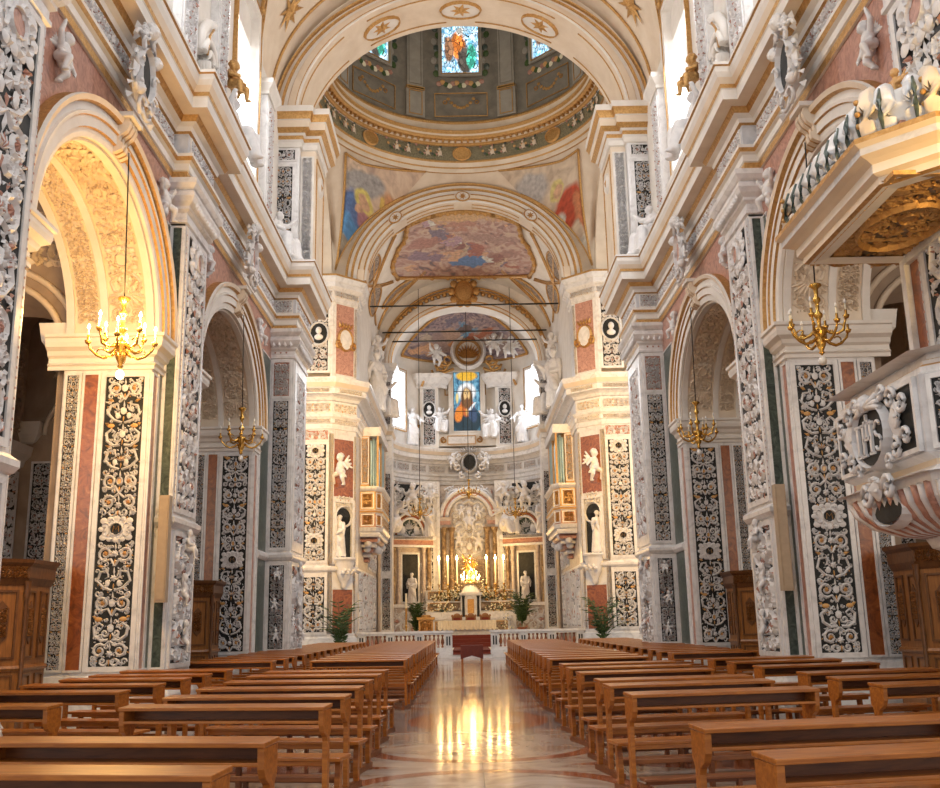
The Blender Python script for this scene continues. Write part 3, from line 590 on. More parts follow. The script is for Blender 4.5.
# --- arches of the nave arcade
def nave_arch(cy,a,label,rlabel,seed):
    t=thing('nave_arch',label,'arch',((WX+BX)/2,cy,SP)); n=40
    A=ellip(cy,a,IB,n); B=ellip(cy,a+OW*.55,IB+OW*.55,n); C=ellip(cy,a+OW,OB,n)
    mb=MB(); R=[]
    prof=[(A,0.),(A,.08),(1/9,.10),(2/9,.10),(.24,.15),(.5,.15),(.52,.19),(.60,.20),(.62,.15),(.8,.15),(.84,.23),(.97,.26),(1.,.20),(1.,0.)]
    for i in range(n+1):
        row=[]
        for q,o in prof:
            if q is A: y,z=A[i]
            else: y=A[i][0]+(C[i][0]-A[i][0])*q; z=A[i][1]+(C[i][1]-A[i][1])*q
            row.append((WX+o,y,z))
        R.append(row)
    mats=['stucco']*13; mats[5]='gold'; mats[9]='gold'; mats[10]='cream'; mats[12]='gold'; mats[3]='gold'
    mb.rings(R,'stucco',mats=mats,caps=True); mb.build('archivolt',t)
    # soffit
    mb=MB(); 
    def sf(dx): return lambda u,v: (WX+.02-(WX-BX+.02)*v,cy-(a+dx)*math.cos(PI*u),SP+(IB+dx*.8)*math.sin(PI*u))
    mb.grid(sf(0),n,1,'cream')
    for x0,x1 in((-6.0,-6.14),(-6.86,-7.0),(-7.5,-7.65)):
        rr=[[(x0,cy-(a-o)*math.cos(PI*i/n),SP+(IB-o)*math.sin(PI*i/n)) for o in(0,)]+[(x0,cy-(a-.05)*math.cos(PI*i/n),SP+(IB-.05)*math.sin(PI*i/n)),(x1,cy-(a-.05)*math.cos(PI*i/n),SP+(IB-.05)*math.sin(PI*i/n)),(x1,cy-a*math.cos(PI*i/n),SP+IB*math.sin(PI*i/n))] for i in range(n+1)]
        mb.rings(rr,'stucco')
    mb.build('soffit',t)
    # stucco band: map (u across, v along) on the soffit
    Ltot=PI*math.sqrt((a*a+IB*IB)/2)
    def fn(u,v,nn):
        th=PI*(v/Ltot); return V(-6.5+u,cy-(a-nn)*math.cos(th),SP+(IB-nn)*math.sin(th))
    mb=MB(); ornament(mb,lambda u,v,n_:fn(u,v+.3,n_),.66,Ltot-.6,seed,'cream','cream',.06,cell=1.25,thick=1.7,dens=2.,carts=(1.2,Ltot-1.8,Ltot/2-.3),m3='cream')
    for zz in(.7,Ltot-.7): 
        for q in range(-4,5): leaf(mb,fn,0,zz-.25,PI/2+q*.3,.45,.07,.07,'cream')
    mb.build('stucco_band',t)
    def fn2(u,v,nn):
        th=PI*(v/Ltot); return V(-7.25+u,cy-(a-nn)*math.cos(th),SP+(IB-nn)*math.sin(th))
    mb=MB(); ornament(mb,lambda u,v,n_:fn2(u,v+.3,n_),.42,Ltot-.6,seed+1,'cream','cream',.05,thick=1.6,dens=1.8); mb.build('stucco_band',t)
    # scrolled console keystone
    k=MB(); z0=SP+IB+.05; pr=[(.0,z0),(.12,z0-.02),(.24,z0+.04),(.26,z0+.13),(.18,z0+.2),(.20,z0+.28),(.30,z0+.36),(.36,z0+.48),(.34,z0+.60),(.0,z0+.60)]
    for y in(cy-.19,cy-.045,cy+.10):
        w=.09; k.rings([[(WX+o,y,z) for o,z in pr],[(WX+o,y+w,z) for o,z in pr]],'cream')
        k.rings([[(WX+o*.93,y+w,z) for o,z in pr],[(WX+o*.93,y+w+.05,z) for o,z in pr]],'gold')
    k.box((WX,cy-.26,z0+.60),(WX+.42,cy+.26,z0+.68),'stucco')
    k.build('keystone',t)
    return both(t,rlabel)
nave_arch(15.35,2.75,'nearest left nave arch glowing yellow in lamplight','nearest right nave arch, beyond the pulpit canopy',41)
nave_arch(24.15,3.05,'farther left nave arch with pale shell stucco inside','farther right nave arch with pale shell stucco inside',43)
# --- wall above the arches
def wall_left():
    mb=MB()
    ys=[]
    def col(y0,y1,f0,f1,m): mb.add([(WX,y0,f0),(WX,y1,f1),(WX,y1,10.5),(WX,y0,10.5)],[(0,1,2,3)],m)
    for cy,a in BAYS:
        C=ellip(cy,a+OW-.05,OB-.05,48)
        for i in range(48): col(C[i][0],C[i+1][0],C[i][1],C[i+1][1],'rose')
    for y0,y1 in((4.,12.6-OW+.05),(18.1+OW-.05,21.1-OW+.05),(27.2+OW-.05,33.)): col(y0,y1,6.4,6.4,'rose')
    # attic, with the window opening
    W0,W1,Z0,Z1=24.0,26.5,14.15,19.4
    X=-6.15
    def q(y0,y1,z0,z1,m='stucco'): mb.add([(X,y0,z0),(X,y1,z0),(X,y1,z1),(X,y0,z1)],[(0,1,2,3)],m)
    q(4,W0,12.4,18.45); q(W1,33,12.4,18.45); q(W0,W1,12.4,Z0); q(W0-1.0,W0,18.45,19.3); q(W1,W1+1.0,18.45,19.3);
    # back (aisle) side so that the wall has thickness
    mb.add([(BX,4,9.8),(BX,33,9.8),(BX,33,18.4),(BX,4,18.4)],[(0,3,2,1)],'aisle')
    for cy,a in BAYS:
        C=ellip(cy,a,IB,32)
        for i in range(32): mb.add([(BX,C[i][0],C[i][1]),(BX,C[i+1][0],C[i+1][1]),(BX,C[i+1][0],9.8),(BX,C[i][0],9.8)],[(0,3,2,1)],'aisle')
    for y0,y1 in((4.,12.6),(18.1,21.1),(27.2,33.)): mb.add([(BX,y0,6.4),(BX,y1,6.4),(BX,y1,9.8),(BX,y0,9.8)],[(0,3,2,1)],'aisle')
    o=struct('wall_left',mb); both(o,None)
    w=MB(); D_=1.25
    w.add([(X,W0,Z0),(X,W1,Z0),(X-D_,W1-.35,Z0+.3),(X-D_,W0+.35,Z0+.3)],[(0,1,2,3)],'stucco')
    w.add([(X,W1,Z0),(X,W1,Z1),(X-D_,W1-.35,Z1-.2),(X-D_,W1-.35,Z0+.3)],[(0,1,2,3)],'stucco')
    w.add([(X,W0,Z0),(X,W0,Z1),(X-D_,W0+.35,Z1-.2),(X-D_,W0+.35,Z0+.3)],[(3,2,1,0)],'stucco')
    w.add([(X,W0,Z1),(X,W1,Z1),(X-D_,W1-.35,Z1-.2),(X-D_,W0+.35,Z1-.2)],[(3,2,1,0)],'stucco')
    F=NAV(X,0)
    border(w,F,W0-.22,Z0-.22,W1+.22,Z1+.22,.22,.10,'stucco'); border(w,F,W0-.26,Z0-.26,W1+.26,Z1+.26,.05,.13,'gold'); rect(w,F,W0-.4,Z0-.42,W1+.4,Z0-.24,.25,'stucco')
    o=struct('window_1',w)
    g=MB(); x=X-D_+.02; g.add([(x,W0+.3,Z0+.25),(x,W1-.3,Z0+.25),(x,W1-.3,Z1-.1),(x,W0+.3,Z1-.1)],[(0,1,2,3)],'glass'); g.build('pane',o)
    g=MB()
    for k in range(1,6): g.box((x,W0+.35,Z0+.3+k*.8),(x+.03,W1-.35,Z0+.33+k*.8),'stucco')
    g.box((x,(W0+W1)/2-.02,Z0+.3),(x+.03,(W0+W1)/2+.02,Z1-.2),'stucco'); g.build('glazing_bar',o)
    both(o,None)
wall_left()
# --- nave entablature
ENT=[(-.05,10.45),(.05,10.45),(.05,10.60),(.08,10.62),(.08,10.76),(.14,10.80),(.17,10.88),(.17,10.95),(.03,10.98),(.03,11.44),(.09,11.47),(.12,11.56),(.22,11.62),(.26,11.70),(.28,11.74),(.52,11.76),(.52,11.98),(.54,12.0),(.56,12.08),(.62,12.20),(.66,12.30),(.66,12.42),(.70,12.44),(.70,12.5),(-.2,12.55)]
EM=['stucco']*24
for k in (1,5,9,13,17,21): EM[k]='gold'
EM[2]='stucco'; EM[12]='gold'; EM[14]='cream'; EM[8]='gmarble'; EM[18]='cream'; EM[23]='stucco'
def entab():
    path=[(WX,4),(WX,9.95),(PX,9.95),(PX,12.1),(WX,12.1),(WX,18.6),(PX,18.6),(PX,20.6),(WX,20.6),(WX,29.3),(-5.3,29.3),(-5.3,31.9),(-9.5,31.9)]
    mb=MB(); mb.sweep(ENT,path,'stucco',mats=EM); o=struct('trim_1',mb)
    segs=[(NAV(WX+.03,0),6.,9.85),(NAV(PX+.03,0),10.05,12.0),(NAV(WX+.03,0),12.2,18.5),(NAV(PX+.03,0),18.7,20.5),(NAV(WX+.03,0),20.7,29.2),(CAM(0,29.27),-5.95,-5.35),(NAV(-5.27,0),29.4,31.8)]
    for k,(F,a,b) in enumerate(segs):
        n=max(1,round((b-a)/.9)); mb=MB()
        for j in range(n):
            u0=a+(b-a)*j/n; u1=a+(b-a)*(j+1)/n; border(mb,F,u0+.01,10.99,u1-.01,11.43,.035,.02,'stucco')
            if (j+k)%4==1 and n>2: rect(mb,F,u0+.05,11.03,u1-.05,11.39,.01,'rose')
            G=lambda u,v,nn,F=F,u0=u0: F(u0+.03+v,11.21+u,nn+.01); ornament(mb,G,.40,u1-u0-.06,k*10+j,'relief','rose',.04,thick=1.5,dens=1.5)
        mb.build('frieze_panel',o)
    both(o,None)
entab()
# --- cartouches over the keystones, spandrel children, seated figures
def cartouche(loc,s,label,rlabel,seed=0,facing='nave'):
    x,y,z=loc; t=thing('cartouche',label,'cartouche',loc)
    F=NAV(x,y,z) if facing=='nave' else CAM(x,y,z); mb=MB()
    disc(mb,lambda u,v,n:F(u,v,n),0,0,.34*s,.50*s,.12*s,'rose' if seed%2 else 'dark',16,.04); ringo(mb,F,0,0,.38*s,.55*s,.07*s,.22*s,'relief')
    for sd in(-1,1):
        for (cx,cz,r,a,tn,sg) in((.36,.55,.24,0,1.2,1),(.42,.1,.20,PI/2,1.2,-1),(.40,-.38,.22,PI/2,1.3,-1),(.2,-.68,.2,PI,1.2,1),(.18,.8,.2,PI,1.2,-1)):
            p=[(sd*u*s,v*s) for u,v in spiral(cx,cz,r,a,tn,sg,12)]
            mb.tube([F(u,v,.10*s+.012*i*s) for i,(u,v) in enumerate(p)],[.045*s]*6+[.034*s]*7,'relief',6)
        disc(mb,F,sd*.5*s,-.1*s,.10*s,.3*s,.1*s,'relief',9,.10*s)
        for q in range(7): leaf(mb,F,sd*(.3+.05*q)*s,(.8-.24*q)*s,(.9-.35*q) if sd>0 else PI-(.9-.35*q),.20*s,.05*s,.14*s,'relief')
    mb.build('shield',t)
    O=F(0,0,0); N=F(0,0,1)-O; U=F(1,0,0)-O; R=Matrix((U,-N,V(0,0,1))).transposed().to_4x4()
    hd=fuse('h',head((0,0,0),.155*s),.014*s,1)
    for u,v,q in((.42,.5,.8),(-.42,-.5,.7)): k=MB(); k.mesh(hd,Matrix.Translation(F(u*s,v*s,.2*s))@R@Matrix.Scale(q,4),'relief'); k.build('cherub_head',t)
    k=MB(); k.mesh(hd,Matrix.Translation(F(0,.95*s,.22*s))@R,'relief')
    for sd in(-1,1):
        for q in range(3): k.tube([F(sd*.08*s,.85*s,.18*s),F(sd*(.3+.06*q)*s,(.98-.14*q)*s,.16*s)],[.06*s,.03*s],'relief',6)
    k.build('cherub_head',t); k=MB()
    return both(t,rlabel) if rlabel else t
cartouche((-5.62,15.35,10.83),.88,'cartouche with cherub heads above the yellow-lit left arch','cartouche with cherub heads above the nearest right arch',0)
cartouche((-5.62,24.15,10.83),.88,'cartouche with cherub heads above the farther left arch','cartouche with cherub heads above the farther right arch',1)
def relief_fig(me,loc,h,rz,label,rlabel,tilt=0,mat='relief',flip=False,cat='statue',name='cherub_statue'):
    t=statue(name,label,cat,me,loc,h,rz,mat,base=False,tilt=tilt,flip=flip); return both(t,rlabel) if rlabel else t
H=PI/2
relief_fig('putto2',(-5.9,12.85,9.35),.85,H,'white cherub in the spandrel before the yellow-lit left arch','white cherub in the spandrel above the pulpit canopy',tilt=.3)
relief_fig('putto0',(-5.9,18.1,9.3),.85,H,'white cherub in the spandrel beyond the yellow-lit left arch','white cherub in the spandrel beyond the nearest right arch',tilt=-.3,flip=True)
relief_fig('putto2',(-5.9,21.2,9.35),.8,H,'white cherub in the spandrel before the farther left arch','white cherub in the spandrel before the farther right arch',tilt=.3)
relief_fig('putto0',(-5.9,27.2,9.35),.8,H,'white cherub in the spandrel beyond the farther left arch','white cherub in the spandrel beyond the farther right arch',tilt=-.3,flip=True)
relief_fig('seat0',(-5.85,29.2,12.6),1.75,H*.75,'seated white angel on the cornice left of the crossing arch','seated white angel on the cornice right of the crossing arch',name='angel_statue')
relief_fig('seat0',(-5.85,22.9,12.9),1.8,H,'seated white angel on the cornice before the left clerestory window','seated white angel on the cornice before the right clerestory window',name='angel_statue',flip=True)
t=relief_fig('putto1',(-5.85,22.75,14.5),1.15,H*.8,'gilded cherub high beside the left clerestory window','gilded cherub high beside the right clerestory window',mat='gold')
# attic pilasters either side of the window
def attic_pilaster(y0,y1,label,rl,seed):
    t=thing('attic_pilaster',label,'pilaster',(-6.1,(y0+y1)/2,12.5))
    b=MB(); b.box((-6.2,y0,12.5),(-5.95,y1,17.4),'wmarble'); b.sweep([(0,17.4),(.05,17.4),(.05,17.5),(.12,17.6),(.2,17.7),(.2,17.85),(0,17.9)],[(-6.2,y0),(-5.95,y0),(-5.95,y1),(-6.2,y1)],'stucco'); b.build('shaft',t)
    panel(t,NAV(-5.95,0),y0+.08,13.0,y1-.08,17.2,seed,bw=.08,m2='rose',bg='gmarble',d=.06,thick=1.5,dens=1.7)
    return both(t,rl)
attic_pilaster(21.5,22.5,'relief pilaster on the left cornice before the clerestory window','relief pilaster on the right cornice before the clerestory window',61)
attic_pilaster(27.4,28.4,'relief pilaster on the left cornice past the clerestory window','relief pilaster on the right cornice past the clerestory window',63)
attic_pilaster(18.6,19.8,'relief pilaster on the left cornice above the yellow-lit pier','relief pilaster on the right cornice above the pier of the big chandelier',65)
# white volute consoles between
def volute(y,z,s,label,rl):
    t=thing('volute',label,'volute',(-6.0,y,z)); mb=MB(); F=NAV(-6.15,y,z)
    for w in(.0,.12,.24):
        p=spiral(0,0,.55*s,PI,1.6,-1,22); mb.tube([F(u,v,.18+w*.6) for u,v in p],[.09*s]*23,'stucco',7)
    mb.tube([F(-.55*s,0,.2),F(-.5*s,.5*s,.22),F(-.15*s,.95*s,.25),F(.35*s,1.2*s,.25)],[.13*s]*4,'stucco',8); mb.tube([F(-.4*s,0,.36),F(-.35*s,.5*s,.38),F(-.05*s,.85*s,.38)],[.03*s]*3,'gold',6)
    mb.build('scroll',t); return both(t,rl)
volute(20.5,14.2,1.0,'big white scroll console above the left cornice','big white scroll console above the right cornice')
# --- attic of crossing pier and front crossing arch
def crossing_attic():
    t=thing('attic_pier','scroll-panelled pier above the cornice carrying the left foot of the crossing arch','pier',(-5.6,31.3,12.5))
    b=MB(); b.box((-6.6,30.6,12.5),(-4.95,32.6,17.2),'cream'); b.box((-6.5,30.35,12.5),(-5.45,30.62,17.1),'wmarble'); b.build('shaft',t)
    panel(t,CAM(0,30.35),-6.4,12.7,-5.55,16.55,71,bw=.12,m2='ochre',d=.05)
    panel(t,CAM(0,30.35),-6.4,16.62,-5.55,17.08,72,bw=.05,m2='rose',d=.04)
    panel(t,CAM(0,30.6),-5.44,12.7,-5.0,16.9,73,bw=.06,bg='stucco',m1='relief',m2='relief',d=.08,thick=1.7,fm='stucco')
    g=MB(); border(g,NAV(-4.95,0),30.75,12.8,32.4,16.9,.06,.03,'gold'); ringo(g,NAV(-4.95,31.55,16.2),0,0,.28,.3,.08,.1,'stucco'); rosette(g,NAV(-4.95,31.55,16.2),0,0,.2,.12,'gold'); g.build('gilt_border',t)
    c=MB(); pr=[(0,17.1),(.06,17.12),(.06,17.3),(.12,17.36),(.12,17.5),(.2,17.56),(.34,17.7),(.34,17.95),(.38,17.97),(.42,18.1),(.48,18.2),(.5,18.4),(0,18.45)]
    cm=['stucco']*12; cm[3]='gold'; cm[5]='gold'; cm[6]='cream'; cm[8]='gold'; cm[9]='gold'; cm[11]='gold'
    c.sweep(pr,[(-7.0,30.6),(-6.5,30.6),(-6.5,30.35),(-5.45,30.35),(-5.45,30.6),(-4.95,30.6),(-4.95,32.6),(-7,32.6)],'stucco',mats=cm); c.build('cornice',t)
    return both(t,'scroll-panelled pier above the cornice carrying the right foot of the crossing arch')
crossing_attic()
def big_arch(name,label,yf,yb,ai,bi,ao,bo,zs,soff=False):
    t=thing(name,label,'arch',(0,(yf+yb)/2,zs)); n=64; mb=MB(); R=[]
    prof=[(0,yb),(0,yf),(0,yf),(.06,yf-.05),(.10,yf-.05),(.12,yf-.09),(.42,yf-.09),(.45,yf-.05),(.62,yf-.05),(.65,yf-.12),(.72,yf-.14),(.74,yf-.08),(.88,yf-.08),(.91,yf-.2),(.98,yf-.22),(1,yf-.12),(1,yf+.1)]
    mats=['cream','gold','stucco','stucco','gold','cream','gold','stucco','gold','gold','gold','stucco','gold','gold','gold','stucco']
    for i in range(n+1):
        th=PI*i/n; c,s=math.cos(th),math.sin(th)
        R.append([(-(ai+(ao-ai)*q)*c,y,zs+(bi+(bo-bi)*q)*s) for q,y in prof])
    mb.rings(R,'stucco',mats=mats,caps=False,smooth=False); mb.build('archivolt',t)
    g=MB()
    F=lambda th,r:(lambda u,v,nn:V(-(ai+(ao-ai)*.27+v)*math.cos(th)+u*math.sin(th),yf-.09-nn,zs+(bi+(bo-bi)*.27+v)*math.sin(th)+u*math.cos(th)))
    if soff: F=lambda th,r:(lambda u,v,nn:V(-(ai-nn)*math.cos(th+u/5.2),(yf+yb)/2+v,zs+(bi-nn)*math.sin(th+u/5.2)))
    for th in((.5*PI,.33*PI,.67*PI) if soff else (.5*PI,.27*PI,.73*PI)):
        f=F(th,0); w=.5 if soff else (ao-ai)*.24; disc(g,f,0,0,w*1.3,w*.9,.05,'stucco'); ringo(g,f,0,0,w*1.35,w*.95,.04,.12,'gold'); rosette(g,f,0,0,w*.75,.16,'gold',7)
    # gilt inner border lines between medallions
    for a0,a1 in((.04,.245),(.295,.475),(.525,.705),(.755,.96)):
        for q in(() if soff else (.14,.39)):
            pts=[(-(ai+(ao-ai)*q)*math.cos(PI*(a0+(a1-a0)*i/16)),yf-.10,zs+(bi+(bo-bi)*q)*math.sin(PI*(a0+(a1-a0)*i/16))) for i in range(17)]
            g.tube(pts,.03,'gold',5)
    # soffit coffers
    for a0,a1 in((.05,.24),(.3,.47),(.53,.7),(.76,.95)):
        for y in(yf+.3,yb-.3):
            g.tube([(-(ai-.01)*math.cos(PI*(a0+(a1-a0)*i/16)),y,zs+(bi-.01)*math.sin(PI*(a0+(a1-a0)*i/16))) for i in range(17)],.03,'gold',5)
    g.build('gilt_moulding',t)
    k=MB(); R=[]
    for i in range(n+1):
        th=PI*i/n; R.append([(-(ao*.985+1.2*q)*math.cos(th),yf+.12,zs+(bo*.985+1.2*q)*math.sin(th)) for q in(0,1)])
    k.rings(R,'cream',caps=False); k.build('spandrel_wall',t)
    return t
big_arch('crossing_arch','great front arch of the crossing, cream with gilt lines, framing the dome',30.5,32.6,5.6,4.85,6.38,5.3,18.2,soff=True)
# ceiling: nave vault with lunettes
def vault():
    mb=MB(); a,b,zs=6.35,5.55,18.42
    def hh(x,y):
        z=zs+b*math.sqrt(max(0,1-(x/a)**2))
        for cy in(25.25,15.6,6.):
            d=abs(y-cy)
            if d<2.1: z=max(z,zs+2.35*math.sqrt(1-(d/2.1)**2)*(1 if abs(x)>2 else 0))
        return z
    nx,ny=96,110; y0,y1=4.,30.6
    def f(u,v):
        th=PI*u; x=-a*math.cos(th); y=y0+(y1-y0)*v; return (x,y,hh(x,y))
    mb.grid(f,nx,ny,'cream',smooth=False,flip=True)
    # lunette end walls over the windows
    for s in(-1,1):
        for cy in(25.25,15.6):
            pts=[(s*6.3,cy-2.1*math.cos(PI*i/16),zs+2.35*math.sin(PI*i/16)) for i in range(17)]
            mb.add(pts,[list(range(17))],'stucco')
    o=struct('ceiling',mb)
    g=MB()
    for s in(-1,1):
        for cy in(25.25,15.6):
            for sd in(-1,1):
                pts=[]
                for i in range(15):
                    zz=zs+2.35*i/14; d=2.1*math.sqrt(max(0,1-((zz-zs)/2.35)**2)); x=a*math.sqrt(max(0,1-((zz-zs)/b)**2)); pts.append(V(s*(x-.03),cy+sd*d,zz-.03))
                g.tube(pts,.06,'gold',6)
                for p in pts[1::2]: g.ball(p,.13,'gold',seg=7,rg=4)
                g.tube([p+V(0,sd*.35,.0) for p in pts],.03,'gold',5)
    for y in(29.6,20.6,20.0): g.tube([(-(a-.04)*math.cos(PI*i/40),y,zs+(b-.04)*math.sin(PI*i/40)) for i in range(41)],.05,'gold',6)
    g.build('gilt_rib',o)
    f=MB()
    for s in(-1,1):
        for (y,th) in((28.6,.16),(28.6,.30),(22.,.16)):
            F=lambda u,v,nn,s=s,y=y,th=th: V(s*(a-nn)*math.cos(PI*th+v/5),y+u,zs+(b-nn)*math.sin(PI*th+v/5))
            rosette(f,lambda u,v,nn:F(u,v,nn+.03),0,0,.35,.1,'gold',8); 
            for q in range(8): leaf(f,lambda u,v,nn:F(u,v,nn+.03),0,0,q*PI/4,.7,.1,.05,'gold')
    f.build('gilt_rosette',o)
vault()
# ------------------------------------------------------------------ crossing and dome
CY=39.15; RR=6.5; CH=46.6
big_arch('chancel_arch','cream and gilt arch opening into the chancel under the dome',CH,47.6,4.85,4.1,5.9,5.05,18.2)
def crossing():
    # pendentives
    def pend(s,yc,sy):
        t=thing('pendentive','x','pendentive',(s*5.5,yc,18.2)); mb=MB()
        ao,bo=5.75,5.05
        def f(u,v):    # u: from arch crown to the corner to the side arch; v: bottom to ring
            th=PI/2*(1-u) ; rx,ry=s*RR*math.cos(th),sy*RR*math.sin(th)
            top=V(rx,CY+ry,23.5)
            if u<.5: 
                w=u/.5; ang=PI/2*(1-w); bot=V(s*(ao*math.cos(ang)+.75*w*w),yc,18.2+bo*math.sin(ang))
            else:
                w=(u-.5)/.5; ang=PI/2*w; bot=V(s*6.5,yc-sy*(0+7.4*(1-math.cos(ang))),18.2+5.05*math.sin(ang))
            p=bot.lerp(top,v); b=math.sin(PI*v)*.25; c=V(0,CY,p.z); d=(p-c); d.z=0
            return p+d.normalized()*b*.5
        mb.grid(f,48,14,'cream',flip=False); mb.build('vault_web',t)
        if sy>0:
            k=MB()
            def g(u,v):
                u0=.17+(.32+.13*v)*u
                lo,hi=.07,.93; p=f(u0,lo+(hi-lo)*v); return p+V(0,-.09,-.03)
            k.grid(g,20,10,'pendL' if s<0 else 'pendR',uv=False)
            # picture coordinates run with the wall's own width and height
            xs=[abs(v[0]) for v in k.v]; zs_=[v[2] for v in k.v]; a,b=min(xs),max(xs); c,d=min(zs_),max(zs_)
            for i,v in enumerate(k.v): k.uv[i]=((b-abs(v[0]))/(b-a) if s<0 else (abs(v[0])-a)/(b-a),(v[2]-c)/(d-c))
            k.build('fresco',t)
            e=MB(); pts=[g(u/16,0) for u in range(17)]; e.tube([p+V(0,-.04,0) for p in pts],.06,'gold',6); e.tube([g(u/16,1)+V(0,-.04,0) for u in range(17)],.06,'gold',6); e.tube([g(1,v/8)+V(0,-.04,0) for v in range(9)],.06,'gold',6); e.build('gilt_border',t)
            t['label']='triangular vault corner painted with a blue robed saint, left of the chancel arch' if s<0 else 'triangular vault corner painted with a red cloaked saint, right of the chancel arch'
        else: t['label']='plain cream vault corner at the entrance side of the dome, '+('left' if s<0 else 'right')
        return t
    for s in(-1,1):
        pend(s,CH,1); 
        pend(s,32.6,-1)
    # side walls of the crossing (transept arches reduced to their soffit)
    for s in(-1,1):
        mb=MB(); n=40
        for i in range(n):
            a0,a1=PI*i/n,PI*(i+1)/n; y0,y1=CY-6.9*math.cos(a0),CY-6.9*math.cos(a1)
            z0,z1=18.2+4.9*math.sin(a0),18.2+4.9*math.sin(a1)
            mb.add([(s*6.5,y0,z0),(s*6.5,y1,z1),(s*7.8,y1,z1),(s*7.8,y0,z0)],[(0,1,2,3)],'cream')
            mb.add([(s*6.5,y0,z0),(s*6.5,y1,z1),(s*6.5,y1,23.5),(s*6.5,y0,23.5)],[(0,1,2,3)],'cream')
        for y in(32.6,46.0): mb.box((s*6.5,y-.1 if y<40 else y,12.5),(s*7.8,y+.1 if y<40 else y+.8,18.3),'cream')
        if s<0: struct('wall_transept_left',mb)
        else: struct('wall_transept_right',mb)
    # dome
    t=thing('dome','painted dome drum with gilded cornice ring and stained glass windows','dome',(0,CY,23.5))
    mb=MB(); RP=[(RR+.05,23.4),(RR-.02,23.42),(RR-.08,23.5),(RR-.05,23.62),(RR-.14,23.66),(RR-.16,23.8),(RR-.22,23.86),(RR-.22,23.92),(RR-.28,23.95)]
    mb.lathe(RP,(0,CY,0),'cream',96,mats=['gold','cream','cream','gold','cream','cream','gold','gold']); mb.build('lower_ring',t)
    mb=MB(); mb.grid(lambda u,v:((RR-.26)*math.cos(2*PI*u),CY+(RR-.26)*math.sin(2*PI*u),23.93+.78*v),128,2,'ringF',uv=True); 
    for i in mb.uv: mb.uv[i]=(mb.uv[i][0]*34,mb.uv[i][1]*.9)
    F=lambda u,v,nn:V((RR-.30-nn)*math.cos(u/RR),CY+(RR-.30-nn)*math.sin(u/RR),24.32+v)
    for k in range(24):
        u=RR*(2*PI*k/24+PI/2)
        if k%3==0: disc(mb,lambda a,b,n:F(u+a,b,n),0,0,.42,.30,.05,'gold',14,.06); ringo(mb,lambda a,b,n:F(u+a,b,n),0,0,.45,.33,.05,.1,'ochre')
        else:
            for q in(-.55,.1):
                disc(mb,lambda a,b,n:F(u+q+a,b,n),0,0,.11,.15,.03,'cream',8,.06); disc(mb,lambda a,b,n:F(u+q+a,b,n),.03,.20,.065,.07,.06,'cream',8,.05); [disc(mb,lambda a,b,n:F(u+q+.28+a,b,n),w*.11,-.12+.05*w*w,.08,.07,.02,('leaf','dgreen','ochre','rose')[w%4],7,.05) for w in range(-3,4)]
                for aa in(-.6,.5,-2.2,-1.2): leaf(mb,lambda a,b,n:F(u+q+a,b,n),0,.02,aa,.26,.045,.06,'cream')
    mb.build('painted_frieze',t)
    mb=MB(); CP=[(RR-.28,24.70),(RR-.36,24.72),(RR-.40,24.78),(RR-.48,24.80),(RR-.52,24.9),(RR-.60,24.93),(RR-.74,24.95),(RR-.74,25.05),(RR-.80,25.12),(RR-.84,25.22),(RR-.86,25.3),(RR-.6,25.32),(RR-.6,25.75),(RR-.64,25.78),(RR-.64,25.9),(RR-.5,25.95)]
    mb.lathe(CP,(0,CY,0),'ochre',96,mats=['gold','ochre','gold','cream','gold','ochre','gold','cream','gold','ochre','gold','cream','gold','gold','cream'])
    for k in range(120):
        a=2*PI*k/120; mb.obox(((RR-.57)*math.cos(a),CY+(RR-.57)*math.sin(a),24.86),.07,.05,.06,'gold',rz=a)
    mb.build('gilded_cornice',t)
    RD_=RR-.42; mb=MB()
    NW=8; half=.155
    def wall(u0,u1,z0,z1,m,r=RD_,n=8): mb.grid(lambda u,v:(r*math.cos(u0+(u1-u0)*u),CY+r*math.sin(u0+(u1-u0)*u),z0+(z1-z0)*v),n,1,m)
    for k in range(NW):
        c=PI/2+2*PI*k/NW; d=PI/NW
        wall(c-d,c-half,25.7,32.5,'greyp'); wall(c+half,c+d,25.7,32.5,'greyp'); wall(c-half,c+half,25.7,28.6,'greyp'); wall(c-half,c+half,31.6,32.5,'greyp')
        F=lambda u,v,nn,c=c:V((RD_-nn)*math.cos(c-u/RD_),CY+(RD_-nn)*math.sin(c-u/RD_),v)
    mb.build('drum_wall',t)
    for k in range(NW):
        c=PI/2+2*PI*k/NW
        F=lambda u,v,nn,c=c:V((RD_-nn)*math.cos(c-u/RD_),CY+(RD_-nn)*math.sin(c-u/RD_),v)
        w=MB(); hw=half*RD_; border(w,F,-hw-.18,28.45,hw+.18,31.8,.18,.1,'greyl'); border(w,F,-hw-.06,28.57,hw+.06,31.68,.05,.13,'gold')
        fr=w.build('drum_window',t)
        g=MB(); g.grid(lambda u,v:F(-hw+2*hw*u,28.6+3.0*v,-.05),6,6,'sgD',uv=True); g.build('stained_glass',fr)
        p=MB(); c2=c+PI/NW; G=lambda u,v,nn,c2=c2:V((RD_-nn)*math.cos(c2-u/RD_),CY+(RD_-nn)*math.sin(c2-u/RD_),v)
        rect(p,G,-.42,27.6,.42,32.5,.14,'greyl'); rect(p,G,-.5,26.0,.5,27.5,.2,'greyl'); border(p,G,-.36,26.1,.36,27.4,.04,.24,'gold'); border(p,G,-.48,27.45,.48,27.62,.05,.26,'gold'); border(p,G,-.34,27.8,.34,32.4,.03,.17,'greyp'); p.build('drum_pilaster',t)
        p=MB(); border(p,F,-1.35,26.2,1.35,27.5,.04,.05,'gold'); 
